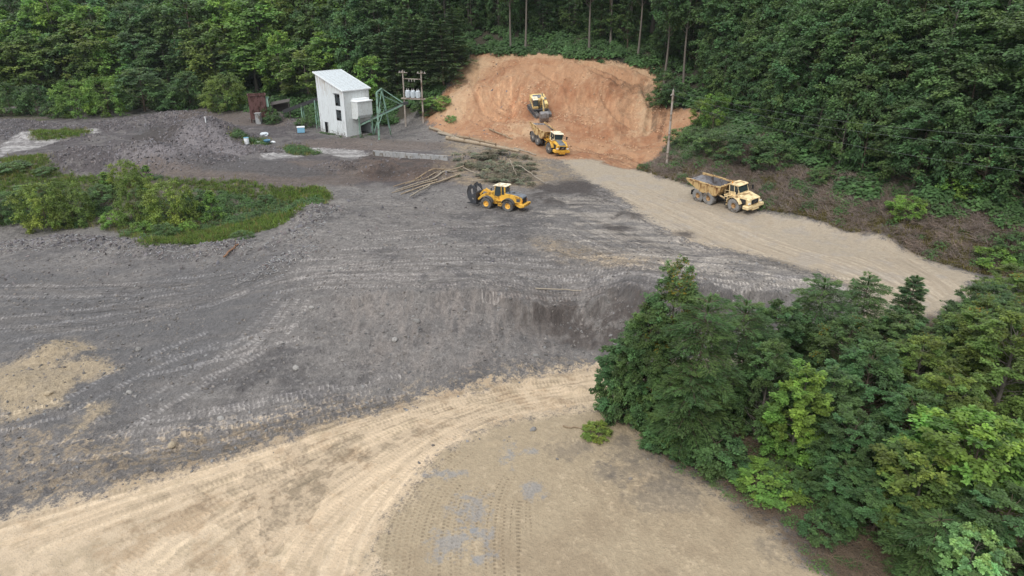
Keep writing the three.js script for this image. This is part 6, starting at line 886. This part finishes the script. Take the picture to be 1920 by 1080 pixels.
// ---------- felled logs and slash ----------
const rl = rng(9);
function log(px0, py0, px1, py1, r0, r1, label, up = 0.05, mat = Q.wood) {
  const a = hit(px0, py0), b = hit(px1, py1), pts = []; a.y += r0 * 0.7 + up; b.y += r1 * 0.7 + up; for (let i = 0; i <= 6; i++) { const p = a.clone().lerp(b, i / 6); if (i && i < 6) p.add(V((rl() - 0.5) * 0.25, (rl() - 0.3) * 0.1, (rl() - 0.5) * 0.25)); p.y = Math.max(p.y, ground(p.x, p.z) + lerp(r0, r1, i / 6) * 0.6); pts.push(p); }
  const c = new THREE.CatmullRomCurve3(pts), n = 14, s = [], g = thing('felled_log', label, 'log', 'felled logs');
  for (let i = 0; i < n; i++) s.push(rod(c.getPoint(i / n), c.getPoint((i + 1) / n), lerp(r0, r1, i / n), lerp(r0, r1, (i + 1) / n), 9)); part('trunk', s, mat, g);
  const knots = []; for (let i = 0; i < 5; i++) { const p = c.getPoint(0.15 + 0.75 * rl()), l = 0.25 + 0.5 * rl(), q = ball(rl).setY(Math.abs(rl())).normalize(); knots.push(rod(p, p.clone().addScaledVector(q, l + r0), r1 * 0.35, r1 * 0.15, 5)); } part('branch_stub', knots, mat, g); return g;
}
log(838, 262, 974, 286, 0.42, 0.24, 'long thick pale log lying below the red cut'); log(856, 258, 930, 272, 0.24, 0.16, 'thinner log just behind the long thick log', 0.1, Q.bark); log(806, 242, 852, 258, 0.3, 0.22, 'short pale log at the left foot of the red cut'); log(822, 252, 860, 262, 0.22, 0.16, 'small log between the short and the long pale logs', 0.2, Q.palewood);
log(752, 366, 862, 330, 0.09, 0.19, 'front log of the bundle left of the loader', 0.1); log(742, 360, 850, 326, 0.07, 0.16, 'second log of the bundle left of the loader', 0.2, Q.palewood); log(738, 352, 846, 322, 0.07, 0.17, 'rear log of the bundle left of the loader', 0.15, Q.bark); log(735, 362, 820, 338, 0.05, 0.12, 'thin log under the bundle left of the loader', 0.02, Q.wood); log(770, 372, 806, 352, 0.1, 0.13, 'short stick poking from the log bundle', 0.3, Q.palewood); log(760, 352, 870, 318, 0.05, 0.12, 'thin upper log of the bundle left of the loader', 0.5, Q.wood);
log(972, 314, 1020, 346, 0.1, 0.07, 'bare pale pole at the right of the slash pile', 0.3, Q.palewood); log(955, 306, 968, 336, 0.08, 0.05, 'thin bare branch in the slash pile', 0.6, Q.palewood); log(942, 312, 958, 342, 0.08, 0.05, 'thin crooked branch at the front of the slash pile', 0.4, Q.palewood); log(866, 318, 905, 336, 0.09, 0.06, 'pale branch at the left of the slash pile', 0.4, Q.palewood); log(885, 344, 935, 336, 0.08, 0.05, 'thin branch lying before the slash pile', 0.3, Q.palewood); log(918, 244, 960, 262, 0.16, 0.1, 'dark branch below the red cut', 0.1, Q.bark); log(965, 280, 1005, 292, 0.14, 0.1, 'short branch near the far hauler', 0.1, Q.palewood);
log(1490, 368, 1585, 394, 0.09, 0.05, 'thin grey fallen trunk on the brushy bank', 0.3, Q.palewood); log(1560, 372, 1600, 392, 0.08, 0.05, 'second grey fallen trunk on the brushy bank', 0.4, Q.palewood); log(1056, 800, 1100, 806, 0.06, 0.03, 'dead stick on the tan ground by the olive tuft', 0.03, Q.bark); log(420, 486, 448, 462, 0.12, 0.1, 'rotten orange brown timber in the grey spoil', 0.2, std(0.22, 0.12, 0.07, 0.95)); log(1004, 542, 1090, 546, 0.07, 0.05, 'pale weathered pole lying along the bank top', 0.02, Q.palewood);
{ // uprooted stump at the rim of the cut
  const p = hit(868, 122), g = thing('uprooted_stump', 'dark uprooted stump and roots at the left rim of the red cut', 'stump'); g.position.copy(p); const r = rng(31), roots = [];
  for (let i = 0; i < 26; i++) { const a = r() * 6.28, e = r() * 2 - 0.4, l = 0.8 + r() * 1.4; roots.push(...limb(V(0, 1.3, 0), V(Math.cos(a) * l * 1.1, 1.3 + e * 0.9, Math.sin(a) * l * 0.5), 0.13, 0.02, 5, 0.15 * (r() - 0.5), 3)); } part('root', roots, Q.blackroot, g);
  const s = new THREE.IcosahedronGeometry(0.9, 3), q = s.attributes.position; for (let i = 0; i < q.count; i++) { const k = 0.7 + 0.7 * cloudy(q.getX(i) * 2 + 5, q.getY(i) * 2 + q.getZ(i), 0.5); q.setXYZ(i, q.getX(i) * k, q.getY(i) * k + 1.2, q.getZ(i) * k * 0.7); } s.computeVertexNormals(); part('root_ball', s, Q.blackroot, g); part('trunk', limb(V(0, 1.0, 0), V(1.8, 0.5, -0.6), 0.35, 0.3, 8, 0, 2), Q.bark, g);
}
// ---------- scattered rubbish ----------
{
  const tote = thing('water_tote', 'pale blue square tank beside the spoil pile left of the building', 'tank'), p = hit(565, 249); tote.position.copy(p); tote.rotation.y = 0.3; part('tank', rb(1.5, 1.15, 1.2, 0.12, 0, 0.62, 0), Q.blue, tote); part('rim', rb(1.6, 0.14, 1.3, 0.04, 0, 1.2, 0), Q.whitep, tote); part('skid', [bx(1.5, 0.1, 0.12, 0, 0.05, 0.45), bx(1.5, 0.1, 0.12, 0, 0.05, -0.45)], Q.palewood, tote);
  const dr = thing('white_drum', 'white drum standing among weeds before the building', 'drum'), d = hit(463, 270); dr.position.copy(d); part('barrel', new THREE.LatheGeometry([[0.02, 0], [0.42, 0], [0.45, 0.05], [0.45, 0.5], [0.48, 0.53], [0.45, 0.56], [0.45, 1.1], [0.4, 1.15], [0.02, 1.15]].map((q) => new THREE.Vector2(q[0], q[1])), 18), Q.whitep, dr); part('lid', new THREE.CylinderGeometry(0.46, 0.46, 0.1, 18).translate(0, 1.18, 0), Q.blue, dr);
  const tp = thing('blue_tub', 'small bright blue tub on the weedy ground', 'tub'), t = hit(501, 269); tp.position.copy(t); part('shell', new THREE.LatheGeometry([[0.02, 0.02], [0.5, 0.02], [0.62, 0.62], [0.66, 0.66], [0.6, 0.66], [0.48, 0.1], [0.02, 0.1]].map((q) => new THREE.Vector2(q[0], q[1])), 18), Q.blueD, tp); part('rim', new THREE.TorusGeometry(0.63, 0.04, 6, 18).rotateX(Math.PI / 2).translate(0, 0.66, 0), Q.blue, tp);
  const lump = (seed, w, h, d) => { const s = new THREE.IcosahedronGeometry(0.5, 3), q = s.attributes.position; for (let i = 0; i < q.count; i++) { const x = q.getX(i), y = q.getY(i), z = q.getZ(i), k = 0.72 + 0.56 * nz(NA, x * 0.35 + seed * 0.21, (y + z * 1.3) * 0.35 + seed * 0.1); q.setXYZ(i, x * k * w, y * k * h, z * k * d); } s.computeVertexNormals(); return s; };
  for (const [px, py, w, m, label] of [[484, 270, 0.9, Q.whitep, 'crumpled white sack left of the blue tub'], [512, 268, 0.7, Q.whitep, 'crumpled pale sack right of the blue tub'], [496, 254, 1.2, Q.tin, 'grey crumpled sheet behind the white drum']]) { const q = hit(px, py), o = single('sack', lump(px, w * 1.3, w * 0.7, w), m, label, 'sack'); o.position.copy(q).add(V(0, w * 0.2, 0)); }
  const st = thing('marker_stake', 'small white stake on top of the far spoil heap', 'stake'), sp = hit(386, 230); st.position.copy(sp); part('shaft', rb(0.12, 1.2, 0.12, 0.02, 0, 0.5, 0), Q.whitep, st); part('tip', new THREE.ConeGeometry(0.08, 0.16, 6).translate(0, 1.18, 0), Q.palewood, st);
  // single stones large enough to see
  for (const [px, py, s, m, label] of [[740, 638, 0.5, Q.rockPale, 'pale stone on the face of the grey bank'], [833, 458, 0.55, Q.rock, 'grey stone in the middle of the yard'], [782, 603, 0.55, Q.rock, 'flat stone high on the grey bank'], [584, 577, 0.4, Q.rockPale, 'small pale stone left of the bank'], [555, 691, 0.55, Q.rockPale, 'rounded pale stone on the lower grey slope'], [414, 786, 0.5, Q.rockPale, 'pale stone beside tyre tracks on the lower slope'], [260, 656, 0.5, Q.rock, 'grey stone between tyre tracks on the left slope'], [242, 737, 0.45, Q.rockPale, 'white stone below the sand heap'], [322, 836, 0.5, std(0.33, 0.27, 0.19, 0.95), 'tan stone at the edge of the sand track'], [92, 738, 0.5, std(0.36, 0.29, 0.2, 0.95), 'tan stone on the sand heap'], [1005, 668, 0.45, Q.rock, 'stone at the foot of the grey bank'], [640, 505, 0.4, Q.rockPale, 'small white stone on the yard edge'], [716, 590, 0.35, Q.rock, 'small stone on the bank shoulder'], [1000, 806, 0.4, Q.rock, 'grey stone on the tan ground']]) { const q = hit(px, py), o = single('stone', lump(px + py, s * 1.3, s * 0.8, s), m, label, 'stone'); o.position.copy(q).add(V(0, s * 0.1, 0)); o.rotation.y = px; }
}
// ---------- ground cover that nobody could count ----------
function scatter(name, geo, mat, label, category, spots, colors, kindOf = 'stuff') {
  const m = new THREE.InstancedMesh(geo, mat, spots.length), o = new THREE.Object3D(); m.name = name; m.castShadow = m.receiveShadow = true;
  spots.forEach((s, i) => { o.position.set(s.x, s.y, s.z); o.rotation.set(s.rx || 0, s.ry || 0, s.rz || 0); o.scale.set(s.sx ?? s.s, s.sy ?? s.s, s.sz ?? s.s); o.updateMatrix(); m.setMatrixAt(i, o.matrix); if (colors) m.setColorAt(i, colors(s, i)); });
  scene.add(tag(m, label, category, null, kindOf)); return m;
}
const rs = rng(501);
function spread(n, x0, x1, z0, z1, chance) { const out = []; for (let i = 0; i < n * 30 && out.length < n; i++) { const x = lerp(x0, x1, rs()), z = lerp(z0, z1, rs()); if (Math.abs(x) > -z * 0.78 + 6) continue; if (rs() < chance(x, z)) out.push({ x, z, y: ground(x, z), ry: rs() * 6.28 }); } return out; }
const blades = (n, h, w, seed, lean = 0.6) => { const r = rng(seed), L = new Leaves(); for (let i = 0; i < n; i++) { const a = r() * 6.28, d = V(Math.cos(a) * lean * r(), 1, Math.sin(a) * lean * r()).normalize(), p = V((r() - 0.5) * 0.6, -0.03, (r() - 0.5) * 0.6), v = 0.7 + 0.6 * r(); L.add(p, d, V(-Math.sin(a), 0, Math.cos(a)), h * (0.5 + 0.7 * r()), w, [0.085 * v, 0.135 * v, 0.036 * v]); } return L.build(); };
const weedy = (n, R, seed, size) => { const r = rng(seed), L = new Leaves(); for (let i = 0; i < n; i++) { const d = ball(r); d.y = Math.abs(d.y); const p = V(d.x * R, d.y * R * 0.75, d.z * R), nrm = d.clone().normalize().add(V(0, 0.8, 0)).addScaledVector(ball(r), 0.8).normalize(), dir = ball(r); dir.addScaledVector(nrm, -dir.dot(nrm)).normalize(); const v = 0.7 + 0.6 * r(); L.add(p, dir, dir.clone().cross(nrm).normalize(), size * (0.6 + 0.8 * r()), size * 0.3, [LEAF[0] * v, LEAF[1] * v, LEAF[2] * v]); } return L.build(); };
const twigs = (n, R, seed, th = 0.018) => { const r = rng(seed), out = []; for (let i = 0; i < n; i++) { const a = ball(r).multiplyScalar(R), d = ball(r).normalize(); a.y = Math.abs(a.y) * 0.5; d.y = Math.abs(d.y) * 0.6; out.push(rod(a, a.clone().addScaledVector(d, 0.5 + r() * R), th, th * 0.4, 3)); } return mergeAll(out); };
const tone = (base, v) => { const c = new THREE.Color(); return () => { const k = 1 + (rs() - 0.5) * v, w = (rs() - 0.5) * v * 0.16; return c.setRGB(base[0] * k * (1 + w), base[1] * k, base[2] * k * (1 - w)); }; };
const grassMat = leafMat(1, 1, 1), twigMat = std(1, 1, 1, 0.95), stoneMat = std(1, 1, 1, 0.95);
{
  const gr = spread(7800, -95, 2, -172, -60, (x, z) => look(M.grass, x, z) > 0.3 + (rs() - 0.5) * 0.5 ? (0.08 + 0.92 * sstep(0.15, 0.7, look(M.lawn, x, z) + (cloudy(x, z, 2) - 0.5) * 0.7)) * (z < -100 ? 0.7 : 1) : 0); gr.forEach((s) => { s.s = 0.5 + rs() * 0.5; s.sy = s.s * (0.4 + rs() * 0.7); });
  scatter('tall_grass', blades(16, 0.8, 0.035, 1), grassMat, 'tall green grass and weeds filling the overgrown pit', 'grass', gr, tone([1.9, 1.8, 1.2], 1.0));
  const wd = spread(700, -95, 2, -172, -60, (x, z) => look(M.grass, x, z) > 0.45 && look(M.lawn, x, z) < 0.4 ? sstep(0.4, 0.55, cloudy(x + 50, z, 4)) : 0); wd.forEach((s) => { s.s = 0.5 + rs() * 0.7; }); for (let i = 0; i < 46; i++) { const q = i < 28 ? inB(rs() * 9, 0, -0.5 - rs() * 0.7) : inB(-0.5 - rs() * 2.2, 0, rs() * 6); wd.push({ x: q.x, y: ground(q.x, q.z) - 0.1, z: q.z, ry: rs() * 6.28, s: 0.25 + rs() * 0.35 }); }
  scatter('weeds', weedy(150, 1, 2, 0.24), grassMat, 'leafy green weeds growing between the pit bushes', 'weeds', wd, tone([0.85, 0.95, 0.9], 0.6));
  const ds = spread(1500, -95, 2, -172, -60, (x, z) => look(M.grass, x, z) > 0.12 ? 0.7 : 0); ds.forEach((s) => { s.s = 0.4 + rs() * 0.7; });
  scatter('dry_stems', blades(9, 0.9, 0.02, 15, 0.5), grassMat, 'dry straw coloured stems among the pit weeds', 'stems', ds, tone([3.0, 1.7, 2.2], 0.7));
  const fe = spread(8500, 10, 75, -112, -52, (x, z) => { const b = look(M.brush, x, z), f = look(M.ferny, x, z); return b > 0.3 ? 0.22 + 0.75 * f : 0; }); fe.forEach((s) => { s.s = 0.45 + rs() * 0.5; });
  scatter('roadside_grass', blades(14, 0.7, 0.035, 3, 0.9), grassMat, 'dull green and straw coloured grass along the road bank', 'grass', fe, tone([2.2, 1.2, 1.3], 0.9));
  const br = spread(4600, 10, 80, -126, -55, (x, z) => { const b = look(M.brush, x, z); return b > 0.4 ? (1 - 0.75 * look(M.ferny, x, z)) * (0.35 + 0.65 * sstep(0.35, 0.6, cloudy(x, z + 20, 4))) : 0; }); br.forEach((s) => { s.s = 0.55 + rs() * 0.75; });
  scatter('dead_brush', twigs(26, 0.8, 4), twigMat, 'tangled grey brown dead brush covering the bank beside the haul road', 'brush', br, tone([0.23, 0.18, 0.15], 0.7));
  const bw = spread(1100, 15, 85, -130, -55, (x, z) => { const b = look(M.brush, x, z); return b > 0.4 ? 0.05 + 0.95 * sstep(-102, -112, z) * sstep(24, 33, x) : 0; }); bw.forEach((s) => { s.s = 0.5 + rs() * 0.9; });
  scatter('bank_weeds', weedy(150, 1, 5, 0.24), grassMat, 'green brambles and weeds on the road bank', 'weeds', bw, tone([0.9, 1.0, 0.95], 0.6));
  // undergrowth on the forest floor
  const ug = spread(2600, -132, 96, -196, -56, (x, z) => { const f = look(M.forest, x, z); return f > 0.25 ? 0.4 + 0.6 * sstep(0.4, 0.6, cloudy(x, z, 6)) : 0; }); ug.forEach((s) => { s.s = 0.9 + rs() * 1.7; s.y -= 0.1; });
  scatter('undergrowth', weedy(260, 1, 6, 0.3), grassMat, 'leafy undergrowth covering the forest floor', 'undergrowth', ug, tone([0.85, 0.98, 1.0], 0.5));
  const cf = spread(420, -16, 34, -172, -150, (x, z) => { const c = look(M.clay, x, z), f = look(M.forest, x, z); return c < 0.5 && f > 0.1 ? 1 : 0; }); cf.forEach((s) => { s.s = 0.5 + rs() * 0.8; s.y -= 0.1; });
  scatter('rim_brush', weedy(140, 1, 7, 0.26), grassMat, 'cut greenery heaped along the rim of the red cut', 'brush', cf, tone([1.3, 1.25, 1.6], 0.6));
  // litter and twigs under the near trees
  const lt = spread(900, 8, 44, -58, -24, (x, z) => look(M.litter, x, z) > 0.4 ? 1 : 0); lt.forEach((s) => { s.s = 0.4 + rs() * 0.5; });
  scatter('fallen_twigs', twigs(16, 0.9, 8, 0.014), twigMat, 'brown fallen twigs on the ground under the near trees', 'twigs', lt, tone([0.16, 0.11, 0.075], 0.5));
  const lw = spread(700, 8, 46, -58, -24, (x, z) => look(M.litter, x, z) > 0.35 ? 0.3 + 0.7 * sstep(0.5, 0.7, cloudy(x, z, 3)) : 0); lw.forEach((s) => { s.s = 0.25 + rs() * 0.5; });
  scatter('low_greenery', weedy(120, 1, 9, 0.18), grassMat, 'low green plants under the near trees', 'weeds', lw, tone([0.9, 1, 0.9], 0.6));
  // cut pine boughs
  const sl = []; for (let i = 0; i < 430; i++) { const u = rs(), v = rs(), p = hit(lerp(858, 1000, u), lerp(288, 345, v) + (u - 0.5) * 12); const e = Math.abs(u - 0.5) * 2, f = Math.abs(v - 0.5) * 2; if (rs() < e * f * 0.9 || cloudy(p.x, p.z, 2.5) < 0.42) continue; sl.push({ x: p.x, y: p.y + rs() * 0.7 * (1 - e), z: p.z, ry: rs() * 6.28, s: 0.5 + rs() * 0.9 }); }
  const bough = (() => { const r = rng(12), L = new Leaves(); for (let i = 0; i < 90; i++) { const q = r(), s = r() < 0.5 ? -1 : 1, p = V(q * 1.5 - 0.7, 0.1 + 0.3 * Math.sin(q * 3) * r(), s * r() * 0.35), d = V(0.8, (r() - 0.4) * 0.8, s * r()).normalize(), v = 0.7 + 0.6 * r(); L.add(p, d, V(-d.z, 0.3, d.x).normalize(), 0.4, 0.05, [0.10 * v, 0.135 * v, 0.075 * v]); } return L.build(); })();
  scatter('pine_slash', bough, grassMat, 'heap of cut grey green pine boughs behind the loader', 'slash', sl, tone([2.0, 1.6, 1.8], 0.9));
  scatter('slash_twigs', twigs(14, 1.0, 14, 0.022), twigMat, 'broken pale twigs among the cut pine boughs', 'twigs', sl.filter((_, i) => i % 3 !== 0).map((s) => ({ ...s, s: s.s * 0.9 })), tone([0.27, 0.215, 0.16], 0.7));
  // broken rock and coal waste
  const shard = new THREE.IcosahedronGeometry(0.5, 0); { const q = shard.attributes.position, r = rng(3), mm = new Map(); for (let i = 0; i < q.count; i++) { const key = [q.getX(i), q.getY(i), q.getZ(i)].map((v) => v.toFixed(3)).join(); if (!mm.has(key)) mm.set(key, 0.65 + r() * 0.7); const k = mm.get(key); q.setXYZ(i, q.getX(i) * k * 1.25, q.getY(i) * k * 0.75, q.getZ(i) * k); } shard.computeVertexNormals(); }
  const open = (x, z) => 1 - Math.max(look(M.road, x, z), look(M.sand, x, z), look(M.clay, x, z) * 0.6, look(M.forest, x, z), look(M.brush, x, z), look(M.litter, x, z), look(M.grass, x, z) * 0.7, look(M.slab, x, z));
  const gv = spread(10000, -60, 30, -76, -36, (x, z) => clamp(open(x, z)) * (0.15 + 0.85 * sstep(0.45, 0.68, cloudy(x, z + 33, 2.6))) * (1 - 0.93 * clamp(look(M.tan, x, z) * 1.5))); gv.forEach((s) => { s.s = 0.06 + Math.pow(rs(), 4) * 0.3; s.rx = rs() * 3; s.rz = rs() * 3; });
  scatter('loose_stones', shard, stoneMat, 'loose grey stones and gravel scattered over the spoil slopes', 'gravel', gv, tone([0.165, 0.152, 0.143], 0.8));
  const sp = spread(17000, -110, 0, -172, -68, (x, z) => clamp(heapAt(x, z) * 1.1) * (1 - 0.9 * look(M.loam, x, z)) * clamp(open(x, z)) + 0.03 * clamp(open(x, z))); sp.forEach((s) => { s.s = 0.1 + Math.pow(rs(), 3) * 0.34; s.rx = rs() * 3; s.rz = rs() * 3; s.sx = s.s * 1.6; });
  scatter('spoil_rubble', shard, stoneMat, 'broken shale rubble covering the grey spoil heaps', 'rubble', sp, tone([0.135, 0.121, 0.124], 0.9));
  const cd = spread(2200, -16, 34, -168, -115, (x, z) => look(M.clay, x, z) > 0.4 ? sstep(0.45, 0.7, cloudy(x, z, 4)) : 0); cd.forEach((s) => { s.s = 0.1 + Math.pow(rs(), 3) * 0.5; s.rx = rs() * 3; s.rz = rs() * 3; });
  scatter('clay_clods', shard, stoneMat, 'crumbled orange clods lying on the red cut', 'clods', cd, tone([0.42, 0.26, 0.16], 0.5));
  const wc = spread(2600, -75, -12, -96, -66, (x, z) => { const h = heapAt(x, z); return h > 0.12 && x < -22 ? 0.9 : 0.0; }); wc.forEach((s) => { s.s = 0.35 + rs() * 0.55; s.rz = (rs() - 0.5) * 0.7; s.y += 0.04; });
  scatter('wood_chips', bx(0.55, 0.05, 0.07), stoneMat, 'bleached wood splinters strewn over the near spoil heap', 'wood debris', wc, tone([0.27, 0.26, 0.255], 0.9));
}
console.log('done');
renderer.render(scene, camera);
